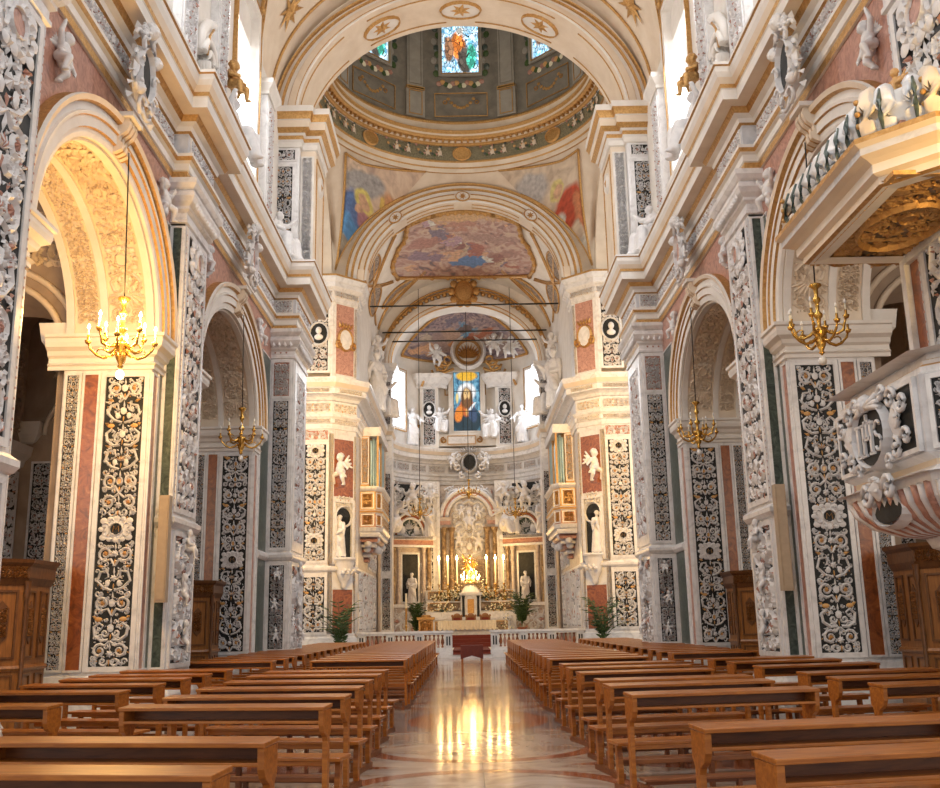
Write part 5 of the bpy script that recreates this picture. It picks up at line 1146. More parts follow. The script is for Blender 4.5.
def lower_apse():
    # lower side-wall panels of the chancel and apse bays
    for s in(-1,1):
        sd='left' if s<0 else 'right'
        for k,(y0,y1) in enumerate(((48.6,50.2),(50.4,53.),(53.2,55.2),(55.6,57.9))):
            t=thing('wall_panel','%s inlaid marble wall panel of the %s chancel side, below the organ loft'%(('first','second','third','fourth')[k],sd),'wall panel',(s*5.35,(y0+y1)/2,1.2))
            F=(lambda u,v,n,s=s:V(s*(5.35-n),u,v))
            panel(t,F,y0,1.2,y1,4.2,100+k,bw=.12,m2='rose',d=.06,thick=1.2,dens=1.2)
            if k>1: panel(t,F,y0,4.4,y1,10.3,104+k,bw=.12,m2='rose',d=.08,thick=1.3,dens=1.3)
        # aedicule with paired columns and arched dark niche above, group of statues in it
        ang=rad(90+s*-52); cx,cy=(AR-.55)*math.cos(ang),AC+(AR-.55)*math.sin(ang); N=V(-math.cos(ang),-math.sin(ang),0)
        N=(N+V(0,-1.2,0)).normalized(); U=V(-N.y,N.x,0); F=frame((cx,cy,0),U,N)
        t=thing('aedicule','columned marble side altar with arched dark niche on the %s of the apse'%sd,'side altar',(cx,cy,0))
        m=MB(); rect(m,F,-1.5,1.0,1.5,6.3,.1,'pmarble'); rect(m,F,-1.45,.6,1.45,2.6,.5,'pmarble'); ornament(m,lambda u,v,n:F(u,.95+v,n+.5),2.6,1.5,7,'relief','rose',.08,thick=.9,dens=1.5); ornament(m,lambda u,v,n:F(v-1.35,6.88+u,n+.75),.2,2.7,7,'relief','rose',.05,thick=1.5); rect(m,F,-1.55,2.55,1.55,2.75,.62,'wmarble'); rect(m,F,-1.5,6.3,1.5,6.45,.66,'wmarble'); rect(m,F,-1.45,6.45,1.45,6.75,.55,'rose'); rect(m,F,-1.6,6.75,1.6,7.0,.75,'wmarble')
        rect(m,F,-.55,2.8,.55,5.9,.12,'dark'); border(m,F,-.65,2.8,.65,6.0,.12,.2,'wmarble'); m.build('body',t)
        for x in(-1.2,-.85,.85,1.2):
            m=MB(); c=F(x,0,.38); m.lathe([(.17,2.75),(.17,2.85),(.13,2.95),(.125,4.4),(.11,6.0),(.15,6.1),(.2,6.3)],(c.x,c.y,0),'pmarble' if abs(x)<1 else 'brown',10); m.build('column',t)
        m=MB(); rect(m,F,-1.2,7.0,1.2,8.6,.05,'dgreen')
        for r,mt in((1.15,'wmarble'),(1.0,'red'),(.86,'wmarble')): m.tube([F(-r*math.cos(PI*i/20),7.1+r*1.25*math.sin(PI*i/20),.3) for i in range(21)],.09,mt,6)
        m.build('arched_niche',t)
        dk=MB(); rect(dk,F,-1.7,7.0,1.7,10.4,.02,'dark'); ornament(dk,lambda u,v,n:F(u,7.1+v,n+.03),3.2,3.1,11,'relief','relief',.15,cell=.6,thick=.8,dens=1.5); dk.build('dark_ground',t)
        for k,(x,z,h,me,rr) in enumerate(((-1.15,7.,2.3,'seat0',.4),(1.2,7.0,2.2,'saint1',-.3),(.1,8.7,1.7,'putto0',0),(-1.3,9.1,1.4,'putto2',0),(1.3,9.0,1.4,'putto1',0),(0,2.8,1.9,'saint0',0))):
            p=F(x,z,.5); S(('angel_statue','saint_statue','cherub_statue','cherub_statue','cherub_statue','saint_statue')[k],'white marble %s %s of the %s apse side altar'%(('seated angel','standing saint','flying cherub','raised cherub','crouching cherub','saint figure')[k],('on the inner top' if k==0 else 'on the outer top' if k==1 else 'over the crown' if k==2 else 'near the upper corner' if k==3 else 'near the other upper corner' if k==4 else 'in the dark niche'),sd),'statue',me,(p.x,p.y,p.z),h,-s*.5*-1,base=False,flip=s>0)
        # figured pilaster between side altar and reredos
        x=s*2.75; t=thing('figured_pilaster','tall white figured relief pilaster %s of the high altar'%sd,'pilaster',(x,64.9,0)); F=CAM(x,65.0)
        m=MB(); rect(m,F,-.75,.5,.75,10.3,.2,'wmarble'); rect(m,F,-.95,9.6,.95,10.6,.5,'wmarble'); studs(m,lambda u,v,n:F(u,v,n+.5),-.8,9.95,.8,9.95,.3,r=.07); m.build('shaft',t)
        panel(t,CAM(x,64.8),-.55,2.9,.55,9.5,111,bw=.07,m2='relief',d=.12,thick=1.7,dens=2.2,bg='dark')
        m=MB()
        for k in range(4): m.mesh(ME[('putto0','putto2','putto1')[k%3]],Matrix.Translation((x+.1*(-1)**k,64.62,3.3+k*1.55))@Matrix.Diagonal((1.3,1.3,1.3,1)),'relief')
        m.build('carved_cherubs',t)
        m=MB(); rect(m,CAM(x-s*.85,65.0),-.1,.5,.1,10.3,.32,'wmarble'); rect(m,CAM(x+s*.85,65.0),-.1,.5,.1,10.3,.32,'wmarble'); m.build('edge_strip',t)
    # reredos: arch with relief
    t=thing('reredos','arched marble reredos with carved relief behind the high altar','reredos',(0,65.5,0)); F=CAM(.1,65.6)
    m=MB(); rect(m,F,-1.9,2.9,1.9,10.4,.15,'pmarble'); ornament(m,lambda u,v,n:F(u,8.3+v,n+.15),3.6,2.0,8,'relief','rose',.1,dens=1.5); 
    for s in(-1,1): rect(m,F,s*1.3,2.9,s*1.85,7.6,.5,'pmarble'); rect(m,F,s*1.15,7.6,s*2.0,8.3,.7,'pmarble'); rect(m,F,s*1.2,7.8,s*1.95,8.05,.74,'rose')
    for r,mt,w in((1.85,'wmarble',.16),(1.62,'rose',.1),(1.45,'wmarble',.14)): m.tube([F(-r*math.cos(PI*i/28),8.3+r*math.sin(PI*i/28),.45) for i in range(29)],w,mt,6)
    rect(m,F,-1.3,5.6,1.3,8.3,.3,'pmarble'); m.prism([(1.3*math.cos(PI*i/20),8.3+1.3*math.sin(PI*i/20)) for i in range(21)],F,.3,'pmarble'); rect(m,F,-1.2,3.6,1.2,5.5,.35,'brown')
    m.build('frame',t)
    m=MB(); ornament(m,lambda u,v,n:F(u,5.8+v,n+.32),2.3,3.6,9,'relief','relief',.15,thick=1.8,dens=2.4)
    for k,(x,z,h) in enumerate(((-.7,6.2,1.2),(.6,6.0,1.3),(0,7.3,1.4),(-.5,8.2,.9),(.6,8.1,.9))): m.mesh(ME[('puttolo','puttolo2','puttolo1')[k%3]],Matrix.Translation((.1+x,65.1,z))@Matrix.Diagonal((h,h*.6,h,1)),'relief')
    m.build('carved_relief',t)
    for x in(-1.65,-1.15,1.15,1.65):
        m=MB(); m.lathe([(.22,3.6),(.24,3.75),(.17,3.9),(.165,5.4),(.14,7.2),(.19,7.35),(.26,7.6)],(.1+x,64.75,0),'brown',12); m.build('column',t)
lower_apse()
def cartouche2():
    t=thing('cartouche','dark shield cartouche with cherubs on the apse cornice','cartouche',(.2,65.6,11.8)); F=CAM(.2,65.75,12.0)
    m=MB(); disc(m,F,0,0,.4,.5,.3,'dark',14,.06); ringo(m,F,0,0,.48,.6,.12,.42,'relief')
    for s in(-1,1):
        for (a,b,r) in((.75,.4,.3),(.8,-.3,.3),(.5,-.9,.25)): m.tube([F(s*u,v,.3) for u,v in spiral(a,b,r,PI/2,1.2,-1,10)],.08,'relief',6)
        m.mesh(ME['putto0'],Matrix.Translation(F(s*1.1,-.5,.35))@Matrix.Diagonal((-s*1.1,1.1,1.1,1)),'relief')
    for q in range(-3,4): leaf(m,F,q*.1,.7,PI/2-q*.3,.5,.1,.3,'relief')
    m.build('shield',t)
cartouche2()
# ------------------------------------------------------------------ sanctuary floor, rail, altar
m=MB(); m.box((-6.6,47.3,-.3),(6.6,66.6,.32),'wmarble'); m.box((-1.0,46.4,-.3),(1.0,47.3,.16),'wmarble'); struct('trim_4',m)
m=MB(); m.box((-4.4,53.0,.32),(4.4,66.6,.52),'wmarble'); m.box((-4.2,53.7,.5),(4.2,66.6,.71),'wmarble'); m.box((-4.,54.4,.7),(4.,66.6,.90),'wmarble'); struct('trim_5',m)
def rail(x0,x1,label):
    t=thing('altar_rail',label,'altar rail',((x0+x1)/2,47.6,.32)); z0=.32
    m=MB(); m.box((x0,47.35,z0),(x1,47.85,z0+.14),'wmarble'); m.build('plinth',t)
    m=MB(); m.box((x0-.04,47.3,z0+.80),(x1+.04,47.9,z0+.90),'wmarble'); m.box((x0,47.36,z0+.72),(x1,47.84,z0+.80),'wmarble'); m.build('handrail',t)
    n=4
    for k in range(n):
        xa=x0+(x1-x0-.36)*k/(n-1); m=MB(); m.box((xa,47.38,z0+.14),(xa+.36,47.82,z0+.72),'wmarble'); F=CAM(xa+.18,47.38); border(m,F,-.16,z0+.18,.16,z0+.7,.04,.03,'wmarble'); rect(m,F,-.09,z0+.24,-.03,z0+.64,.02,'dark'); rect(m,F,.03,z0+.24,.09,z0+.64,.02,'dark'); m.build('post',t)
        if k<n-1:
            a,b=xa+.36,x0+(x1-x0-.36)*(k+1)/(n-1)
            for j in range(5):
                m=MB(); x=a+(b-a)*(j+.5)/5; m.lathe([(.06,z0+.14),(.06,z0+.18),(.03,z0+.22),(.085,z0+.36),(.07,z0+.48),(.03,z0+.60),(.06,z0+.68),(.06,z0+.72)],(x,47.6,0),'rose' if j%2 else 'red',9); m.build('baluster',t)
rail(-5.25,-.85,'white marble altar rail with red balusters, left of the red steps'); rail(.95,5.3,'white marble altar rail with red balusters, right of the red steps')
m=MB(); m.box((-.82,47.2,.32),(.92,53.,.335),'carpet'); [m.box((-1.0,y-.015,z-.2),(1.1,y1,z+.012),'carpet') for y,y1,z in((53.,53.7,.52),(53.7,54.4,.71),(54.4,55.9,.9))]; m.box((-.82,46.35,.161),(.92,47.29,.175),'carpet'); m.box((-.82,47.27,.16),(.92,47.3,.335),'carpet'); tag(m.build('red_carpet',None,(0,50,.33)),'dark red carpet on the steps between the altar rails','carpet')
def altar():
    t=thing('high_altar','white marble high altar with gradines and central tabernacle','altar',(.1,61,.66)); z=.66; c=.1
    m=MB(); m.box((c-2.3,60.,z),(c+2.3,62.,z+1.15),'wmarble'); m.box((c-2.45,59.9,z+1.1),(c+2.45,62.,z+1.22),'wmarble'); F=CAM(c,60.)
    for s in(-1,1): rect(m,F,s*.9,z+.25,s*2.1,z+.95,.03,'brown'); border(m,F,s*1.5-.65,z+.2,s*1.5+.65,z+1.0,.05,.05,'gold')
    m.build('mensa',t)
    m=MB(); m.box((c-2.75,62.,z),(c+2.75,62.5,z+1.55),'wmarble'); m.box((c-2.75,62.4,z),(c+2.75,63.,z+2.2),'wmarble'); m.box((c-2.8,62.95,z),(c+2.8,64.,z+2.9),'gmarble')
    for zz,y in((z+1.9,62.4),(z+2.6,62.95)): F=CAM(c,y); rect(m,F,-2.6,zz-.22,2.6,zz+.18,.03,'brown'); border(m,F,-2.65,zz-.26,2.65,zz+.22,.04,.05,'gold'); border(m,F,-1.3,zz-.26,1.3,zz+.22,.04,.05,'gold')
    m.build('gradine',t)
    m=MB(); m.box((c-.62,61.7,z+1.2),(c+.62,62.7,z+2.6),'wmarble'); m.box((c-.7,61.6,z+2.55),(c+.7,62.7,z+2.7),'wmarble'); m.lathe([(.6,z+2.7),(.5,z+2.9),(.35,z+3.1),(.3,z+3.2),(0,z+3.25)],(c,62.2,0),'wmarble',12); 
    for s in(-1,1): m.lathe([(.1,z+1.25),(.08,z+1.4),(.07,z+2.3),(.11,z+2.5)],(c+s*.45,61.6,0),'dark',9)
    m.build('tabernacle',t); m=MB(); m.box((c-.2,61.66,z+1.45),(c+.2,61.7,z+2.3),'gold'); m.build('tabernacle_door',t)
    # glowing gilt monstrance statue
    t=thing('gilt_statue','gleaming gilt figure group lit by candles on top of the high altar','statue',(.1,62.3,3.95))
    m=MB(); m.lathe([(0,3.9),(.5,3.9),(.5,4.0),(.28,4.05),(.2,4.15),(0,4.15)],(.1,62.3,0),'silver',12); m.build('base',t)
    m=MB(); m.mesh(ME['saint2'],Matrix.Translation((.1,62.3,4.1))@Matrix.Diagonal((1.7,1.6,1.6,1)),'silver'); m.build('figure',t)
    m=MB(); 
    for q in range(16): a=2*PI*q/16; leaf(m,CAM(.1,62.25,5.0),0,0,a,.62 if q%2 else .8,.05,.06,'silver')
    m.build('rays',t)
    for k,(dx,h) in enumerate(((-.55,.35),(-.38,.5),(-.2,.3),(.2,.3),(.36,.55),(.55,.35),(-.45,.2),(.45,.2))):
        t=thing('votive_candle','small lit candle crowded around the gilt figure group','candle',(.1+dx,61.95+.05*(k%2),3.92),'small lit candles around the gilt figures')
        m=MB(); m.lathe([(0,3.92),(.03,3.92),(.03,3.92+h),(0,3.92+h)],(.1+dx,61.95+.05*(k%2),0),'candle',8); m.build('wax',t)
        m=MB(); m.lathe([(0,0),(.03,.04),(.035,.08),(.015,.16),(0,.2)],(.1+dx,61.95+.05*(k%2),3.92+h),'flame',7); m.build('flame',t)
    words=('outermost left','middle left','innermost left','innermost right','middle right','outermost right')
    for k,x in enumerate((-1.85,-1.3,-.72,1.12,1.68,2.2)):
        t=thing('altar_candle','tall white lit altar candle, %s of the six'%words[k],'candle',(x,62.7,3.0),'six tall altar candles')
        m=MB(); m.lathe([(0,2.86),(.16,2.86),(.16,2.93),(.06,3.0),(.09,3.15),(.04,3.3),(.08,3.5),(.04,3.65),(.05,3.85),(.11,3.92),(0,3.93)],(x,62.75,0),'brass',10); m.build('candlestick',t)
        m=MB(); m.lathe([(.05,3.9),(.045,5.35),(0,5.36)],(x,62.75,0),'candle',9); m.build('wax',t)
        m=MB(); m.lathe([(0,5.36),(.05,5.42),(.06,5.5),(.03,5.62),(0,5.7)],(x,62.75,0),'flame',8); m.build('flame',t)
altar()
def flowers(loc,w,h,n,label,name='flower_arrangement',seed=0,depth=.5,green=.6):
    t=thing(name,label,'flowers',loc); R=random.Random(seed); x,y,z=loc; L=MB();P=MB()
    for k in range(int(n*2)):
        a,b,c=R.gauss(0,.33)*w,R.gauss(0,.3)*depth,abs(R.gauss(.2,.4))*h; p=V(x+a,y+b,z+c); d=V(R.uniform(-1,1),R.uniform(-1,.3),R.uniform(-.3,1)).normalized(); q=d.cross(V(0,0,1)).normalized(); s=R.uniform(.10,.2)
        L.add([p,p+d*s*.5+q*s*.22,p+d*s,p+d*s*.5-q*s*.22],[(0,1,2,3)],'leaf')
    for k in range(n):
        a,b,c=R.gauss(0,.33)*w,-abs(R.gauss(0,.3))*depth,abs(R.gauss(.3,.35))*h; P.ball((x+a,y+b-.05,z+c),R.uniform(.03,.06),'petal' if R.random()<.85 else 'ochre',seg=6,rg=4)
    L.build('foliage',t); 
    if n: P.build('blossoms',t)
    V_=MB(); V_.lathe([(0,z),(.12,z),(.16,z+.1),(.12,z+.18),(0,z+.18)],(x,y,0),'dgreen',9); V_.build('pot',t); return t
flowers((-1.7,62.2,2.22),1.4,.6,60,'cream flowers banked on the lower altar step, left of the tabernacle',seed=1); flowers((1.9,62.2,2.22),1.4,.6,60,'cream flowers banked on the lower altar step, right of the tabernacle',seed=2)
flowers((-1.5,62.7,2.9),1.7,.9,90,'cream flowers under the three left altar candles',seed=3); flowers((1.7,62.7,2.9),1.7,.9,90,'cream flowers under the three right altar candles',seed=4)
flowers((2.05,57.0,.9),.6,1.2,26,'loose white bouquet standing right of the lace-covered altar table',seed=6); flowers((-.75,62.4,3.0),.6,1.3,40,'cream flowers just left of the gilt figures',seed=7); flowers((1.,62.4,3.0),.6,1.3,40,'cream flowers just right of the gilt figures',seed=8)
def plant(loc,h,n,label,seed=0,spread=.8):
    t=thing('potted_palm',label,'plant',loc); x,y,z=loc; R=random.Random(seed); m=MB()
    for k in range(n):
        a=R.uniform(0,2*PI); r=R.uniform(.3,1)*spread; hh=h*R.uniform(.55,1.05); P=[V(x+math.cos(a)*r*q*q,y+math.sin(a)*r*q*q*.8,z+.35+(hh-.35)*(q*1.35-.35*q*q*q)) for q in[i/6 for i in range(7)]]
        m.tube(P,.012,'leaf',4)
        for i in range(2,7):
            for s in(-1,1):
                d=(P[i]-P[i-1]).normalized(); sv=d.cross(V(0,0,1)).normalized()*s; L=.28*h/2; tip=P[i]+sv*L+d*L*.5-V(0,0,L*.25); w=d*.045
                m.add([P[i]-w,P[i]+sv*L*.5+w,tip,P[i]+sv*L*.5-w],[(0,1,2,3)],'leaf')
    m.build('fronds',t); m=MB(); m.lathe([(0,z),(.2,z),(.27,z+.32),(.3,z+.36),(.24,z+.37),(0,z+.34)],(x,y,0),'red',12); m.build('pot',t)
plant((-5.75,44.9,0),2.5,26,'potted palm standing before the niche pier left of the altar rail',1,1.); plant((5.85,44.9,0),2.5,26,'potted palm standing before the niche pier right of the altar rail',2,1.)
plant((-3.0,57.4,.5),2.1,44,'dense dark green plant left of the altar beside the gilt stand',3,.55); plant((2.95,57.2,.9),2.2,60,'tall arching dark green plant right of the altar',4,.8)
def mensa():
    t=thing('altar_table','altar table with white scalloped lace cloth in front of the high altar','table',(-.15,56.4,.9)); z=.5
    m=MB(); m.box((-1.5,56.1,.9),(1.2,56.8,z+1.1),'wmarble'); m.build('body',t)
    m=MB(); m.box((-1.72,55.9,z+1.08),(1.42,57.,z+1.18),'wmarble'); m.build('top',t)
    m=MB(); n=60
    def f(u,v):
        x=-1.76+3.22*u; return (x,55.87+.02*math.sin(u*120),z+1.19-v*(.44+.09*abs(math.sin(u*PI*13))))
    m.grid(f,120,4,'cloth'); m.box((-1.76,55.87,z+1.18),(1.46,57.03,z+1.195),'cloth'); tag(m.build('lace_cloth',None,(-.15,56.4,z+1.19)),'cream scalloped lace cloth covering the altar table','tablecloth')
mensa()
for k,(x,w) in enumerate(((-.72,'left'),(.07,'middle'),(.9,'right'))):
    t=thing('celebrant_chair','carved wooden armchair behind the altar table, %s of three'%w,'chair',(x,58.0,.9),'three carved chairs behind the altar table'); z=.9
    m=MB(); m.box((x-.28,57.8,z+.42),(x+.28,58.3,z+.52),'carpet'); m.build('seat',t)
    m=MB(); F=CAM(x,58.3); rect(m,F,-.3,z+.5,.3,z+1.05,.06,'oak'); rect(m,F,-.2,z+.6,.2,z+.95,.09,'carpet'); disc(m,F,0,z+1.06,.2,.14,.06,'oak',12,.03); disc(m,F,-.27,z+1.05,.07,.07,.06,'oak',8,.02); disc(m,F,.27,z+1.05,.07,.07,.06,'oak',8,.02); m.build('backrest',t)
    for sx in(-1,1):
        for yy in(57.84,58.26): m=MB(); m.lathe([(.03,z),(.04,z+.1),(.025,z+.2),(.04,z+.42)],(x+sx*.25,yy,0),'oak',7); m.build('leg',t)
def stand():
    t=thing('gilt_stand','gilded carved stand beside the left end of the altar table','stand',(-2.45,56.9,.9)); z=.9
    m=MB(); m.box((-2.85,56.7,z),(-2.05,57.1,z+.9),'ochre'); m.box((-2.95,56.6,z+.86),(-1.95,57.2,z+1.0),'gold'); m.box((-2.9,56.64,z),(-2.0,57.16,z+.12),'gold'); m.build('body',t)
    m=MB(); F=CAM(-2.45,56.7); ornament(m,lambda u,v,n:F(u,z+.15+v,n),.7,.7,3,'gold','gold',.05,thick=1.5); m.build('carving',t)
    m=MB(); m.lathe([(0,z+1.0),(.3,z+1.0),(.25,z+1.12),(.05,z+1.14)],(-2.45,56.9,0),'gold',12); m.build('tray',t)
stand()
t=thing('paschal_candle','very tall thin golden paschal candle left of the altar','candle',(-3.5,56,.9)); m=MB(); m.lathe([(0,.9),(.2,.9),(.18,.96),(.05,1.0),(.04,1.3),(.08,1.4),(.05,1.5)],(-3.5,56,0),'brass',10); m.build('candlestick',t); m=MB(); m.lathe([(.06,1.48),(.055,3.2),(0,3.21)],(-3.5,56,0),'candle',9); m.lathe([(.062,1.5),(.062,2.4)],(-3.5,56,0),'gold',9); m.build('wax',t)
# ------------------------------------------------------------------ aisles
def aisle():
    m=MB(); m.box((-12.8,4,0),(-12.6,33,11.4),'aisle')
    # transverse walls with arches (carry the arcade across the aisle)
    for y,yt in((18.4,20.8),(27.5,29.2)):
        cx,a,b,zs=-9.75,1.85,1.35,6.95; n=24
        for i in range(n):
            t0,t1=PI*i/n,PI*(i+1)/n; x0,x1=cx-a*math.cos(t0),cx-a*math.cos(t1); z0,z1=zs+b*math.sin(t0),zs+b*math.sin(t1)
            m.add([(x0,y,z0),(x1,y,z1),(x1,y,11.4),(x0,y,11.4)],[(0,1,2,3)],'aisle'); m.add([(x0,y,z0),(x1,y,z1),(x1,yt,z1),(x0,yt,z0)],[(3,2,1,0)],'cream')
        m.box((-12.7,y,0),(cx-a,yt,11.4),'aisle'); m.box((cx+a,y,0),(BX-.0,yt,11.4),'aisle')
    m.box((-12.8,31.5,0),(-7.6,31.8,11.4),'aisle')
    o=struct('wall_aisle_left',m)
    g=MB()
    for y in(18.4,27.5):
        for r in(1.9,2.2): g.tube([(-9.75-r*math.cos(PI*i/24),y-.05,6.95+(r-.5)*math.sin(PI*i/24)) for i in range(25)],.07,'cream',6)
        ornament(g,lambda u,v,n:V(-9.75+v-2.1,y-n,9.1+u),1.2,4.2,int(y),'cream','cream',.14,thick=1.7,dens=2)
        g.sweep([(0,6.7),(.1,6.75),(.25,6.95),(.3,7.3),(0,7.35)],[(-12.6,y),(-12.3,y),(-12.3,y+2)],'stucco'); g.sweep([(0,6.7),(.1,6.75),(.25,6.95),(.3,7.3),(0,7.35)],[(-7.9,y+2),(-7.9,y),(-7.6,y)],'stucco')
    g.build('stucco_moulding',o)
    for k,y in enumerate((12.2,14.6,17.0,21.6,24.0,26.4)):
        F=NAV(-12.58,0); strip(o,F,y-1.0,.9,y-.1,5.9,'red',name='marble_slab'); panel(o,F,y,.9,y+1.0,5.9,200+k,bw=.08,m2='rose',d=.05)
        b=MB(); b.sweep([(0,6.0),(.1,6.05),(.15,6.2),(.3,6.35),(.35,6.6),(0,6.65)],[(-12.6,y-1.1),(-12.6,y+1.1)],'stucco'); ornament(b,lambda u,v,n:F(y+u,7.+v,n),1.6,2.6,k,'aisle','aisle',.12,thick=1.8,dens=2); b.build('stucco_relief',o)
    for y in(18.38,27.48): 
        F=CAM(0,y); panel(o,F,-12.25,.9,-11.6,6.2,211,bw=.06,d=.04,m2='rose')
    both(o,None)
    c=MB(); c.grid(lambda u,v:(-10.1-2.6*math.cos(PI*u),4+29*v,9.6+1.6*math.sin(PI*u)),24,40,'aisle',flip=True)
    o=struct('ceiling_aisle_left',c)
    f=MB()
    for y,w in((24.5,1.1),(16.0,1.2),(22.0,.8)):
        F=lambda u,v,nn,y=y: V(-10.1-(2.6-nn)*math.cos(PI*.33+u/2.6),y+v,9.6+(1.6-nn)*math.sin(PI*.33+u/2.6))
        vs=[F(0,0,.05)]; k=18
        for i in range(k):
            r=w*(1+.25*math.sin(i*2.5)); vs.append(F(r*math.cos(2*PI*i/k),r*math.sin(2*PI*i/k),.05))
        f.add(vs,[(0,1+i,1+(i+1)%k) for i in range(k)],'vaultF',uvs=[(.5,.5)]*(k+1))
        ornament(f,lambda u,v,n:F(u,1.3+v,n),1.8,2.,int(y),'aisle','aisle',.1,thick=1.6,dens=2)
    f.build('painted_patch',o); both(o,None)
aisle()
# ------------------------------------------------------------------ floor
def floor_mat():
    m,nt,b=newmat('inlaid marble floor'); N=nt.nodes; L=nt.links
    t=N.new('ShaderNodeTexCoord'); sx=N.new('ShaderNodeSeparateXYZ'); L.new(t.outputs['Object'],sx.inputs[0])
    def mt(op,a,b_=None,c=None):
        n=N.new('ShaderNodeMath'); n.operation=op
        for i,v in enumerate((a,b_,c)):
            if v is None: continue
            if isinstance(v,(int,float)): n.inputs[i].default_value=v
            else: L.new(v,n.inputs[i])
        return n.outputs[0]
    x,y=sx.outputs[0],sx.outputs[1]; ax=mt('ABSOLUTE',x)
    tt=mt('PINGPONG',mt('SUBTRACT',y,11.93),13.5)
    def band(d,r,w): return mt('LESS_THAN',mt('ABSOLUTE',mt('SUBTRACT',d,r)),w)
    def hyp(a,b_): return mt('SQRT',mt('ADD',mt('POWER',a,2.),mt('POWER',b_,2.)))
    AND=lambda a,b_: mt('MULTIPLY',a,b_); OR=lambda a,b_: mt('MAXIMUM',a,b_)
    d1=hyp(ax,mt('SUBTRACT',tt,1.92)); r=AND(band(d1,1.52,.13),mt('LESS_THAN',tt,1.95))
    r=OR(r,mt('LESS_THAN',tt,mt('MULTIPLY',mt('SUBTRACT',ax,.95),.35)))
    r=OR(r,AND(mt('GREATER_THAN',ax,1.5),band(tt,2.6,.2)))
    d2=hyp(mt('MULTIPLY',ax,1.5),mt('SUBTRACT',tt,5.4)); inn=mt('LESS_THAN',d2,1.1)
    gy=AND(AND(mt('GREATER_THAN',tt,3.85),mt('LESS_THAN',tt,7.)),mt('GREATER_THAN',d2,1.1)); r=OR(r,AND(mt('GREATER_THAN',d2,1.1),mt('LESS_THAN',d2,1.75)))
    r=OR(r,band(mt('SUBTRACT',tt,mt('MULTIPLY',mt('POWER',ax,2.),.35)),7.4,.2)); r=OR(r,band(mt('ADD',tt,mt('MULTIPLY',mt('POWER',ax,2.),.35)),9.6,.18)); r=OR(r,band(tt,11.2,.22)); r=OR(r,band(tt,13.3,.3))
    gy=OR(gy,mt('LESS_THAN',mt('ADD',mt('MULTIPLY',ax,.9),mt('ABSOLUTE',mt('SUBTRACT',tt,10.4))),.7))
    r=OR(r,mt('MULTIPLY',band(tt,3.75,.07),.55))
    v=tc(nt,(1,1,1)); f=nz(nt,v,1.1,7,.6,2.); f2=nz(nt,v,3.,6,.6,1.5)
    base=ramp(nt,f,[(.3,(.26,.18,.13)),(.48,(.42,.33,.26)),(.7,(.52,.45,.39))]); redc=ramp(nt,f2,[(.3,(.17,.045,.02)),(.55,(.33,.11,.055)),(.75,(.45,.21,.13))]); grc=ramp(nt,f2,[(.3,(.13,.12,.12)),(.7,(.28,.26,.25))])
    def mix(fac,a,c):
        q=N.new('ShaderNodeMix'); q.data_type='RGBA'; L.new(fac,q.inputs['Factor']); L.new(a,q.inputs['A']); L.new(c,q.inputs['B']); return q.outputs['Result']
    # slab joints
    br=N.new('ShaderNodeTexBrick'); br.inputs['Scale'].default_value=1; br.inputs['Brick Width'].default_value=1.55; br.inputs['Row Height'].default_value=1.03; br.inputs['Mortar Size'].default_value=.006; br.offset=0
    br.inputs['Color1'].default_value=(1,1,1,1); br.inputs['Color2'].default_value=(.9,.9,.92,1); br.inputs['Mortar'].default_value=(.45,.42,.4,1); L.new(t.outputs['Object'],br.inputs['Vector'])
    c=mix(gy,base,grc); c=mix(r,c,redc)
    mul=N.new('ShaderNodeMix'); mul.data_type='RGBA'; mul.blend_type='MULTIPLY'; mul.inputs['Factor'].default_value=1.; L.new(c,mul.inputs['A']); L.new(br.outputs['Color'],mul.inputs['B'])
    L.new(mul.outputs['Result'],b.inputs['Base Color'])
    rr=N.new('ShaderNodeMapRange'); rr.inputs['To Min'].default_value=.06; rr.inputs['To Max'].default_value=.16; L.new(nz(nt,v,.8,5),rr.inputs['Value']); L.new(rr.outputs[0],b.inputs['Roughness'])
    b.inputs['Specular IOR Level'].default_value=.26
    return m
M['floor']=floor_mat()
m=MB(); m.box((-13,-4,-.3),(13,67,0),'floor'); struct('floor',m)
# ------------------------------------------------------------------ loudspeakers, chandeliers
for s,w in((-1,'left'),(1,'right')):
    y=18.45; t=thing('column_loudspeaker','tall narrow tan column loudspeaker fixed to the %s marble pier'%w,'loudspeaker',(s*5.62,y,2.1))
    m=MB(); m.box((s*5.82,y-.09,2.05),(s*5.63,y+.10,4.0),'beige'); m.build('body',t); m=MB(); m.box((s*5.80,y-.11,2.1),(s*5.65,y-.09,3.95),'beige'); 
    m.build('grille',t); m=MB(); m.box((s*5.88,y+.10,2.4),(s*5.80,y+.31,2.46),'iron'); m.box((s*5.88,y+.10,3.6),(s*5.80,y+.31,3.66),'iron'); m.build('bracket',t)
chandelier((-5.5,15.0,5.72),{0,1,2,3,4,5,6,7},(-5.65,15.2,9.32),'brass chandelier with dazzling lit bulbs, front left')
chandelier((5.5,15.0,5.75),None,(5.65,15.2,9.32),'large unlit brass chandelier at the front right arch')
chandelier((-5.6,23.9,5.85),None,(-5.7,24.15,9.32),'unlit brass chandelier in the farther left arch')
chandelier((5.6,23.9,5.8),None,(5.7,24.15,9.32),'unlit brass chandelier in the farther right arch')
chandelier((.1,59.5,9.0),None,(.1,59.5,21.6),'brass chandelier hanging in front of the reredos, centre of the apse',True).scale=(1.3,1.3,1.0)
chandelier((-2.75,57.,7.6),None,(-2.75,57.,21.3),'small brass chandelier hanging left of the high altar',True).scale=(1.3,1.3,1.0)
chandelier((2.75,57.,7.5),None,(2.75,57.,21.3),'small brass chandelier hanging right of the high altar',True).scale=(1.3,1.3,1.0)
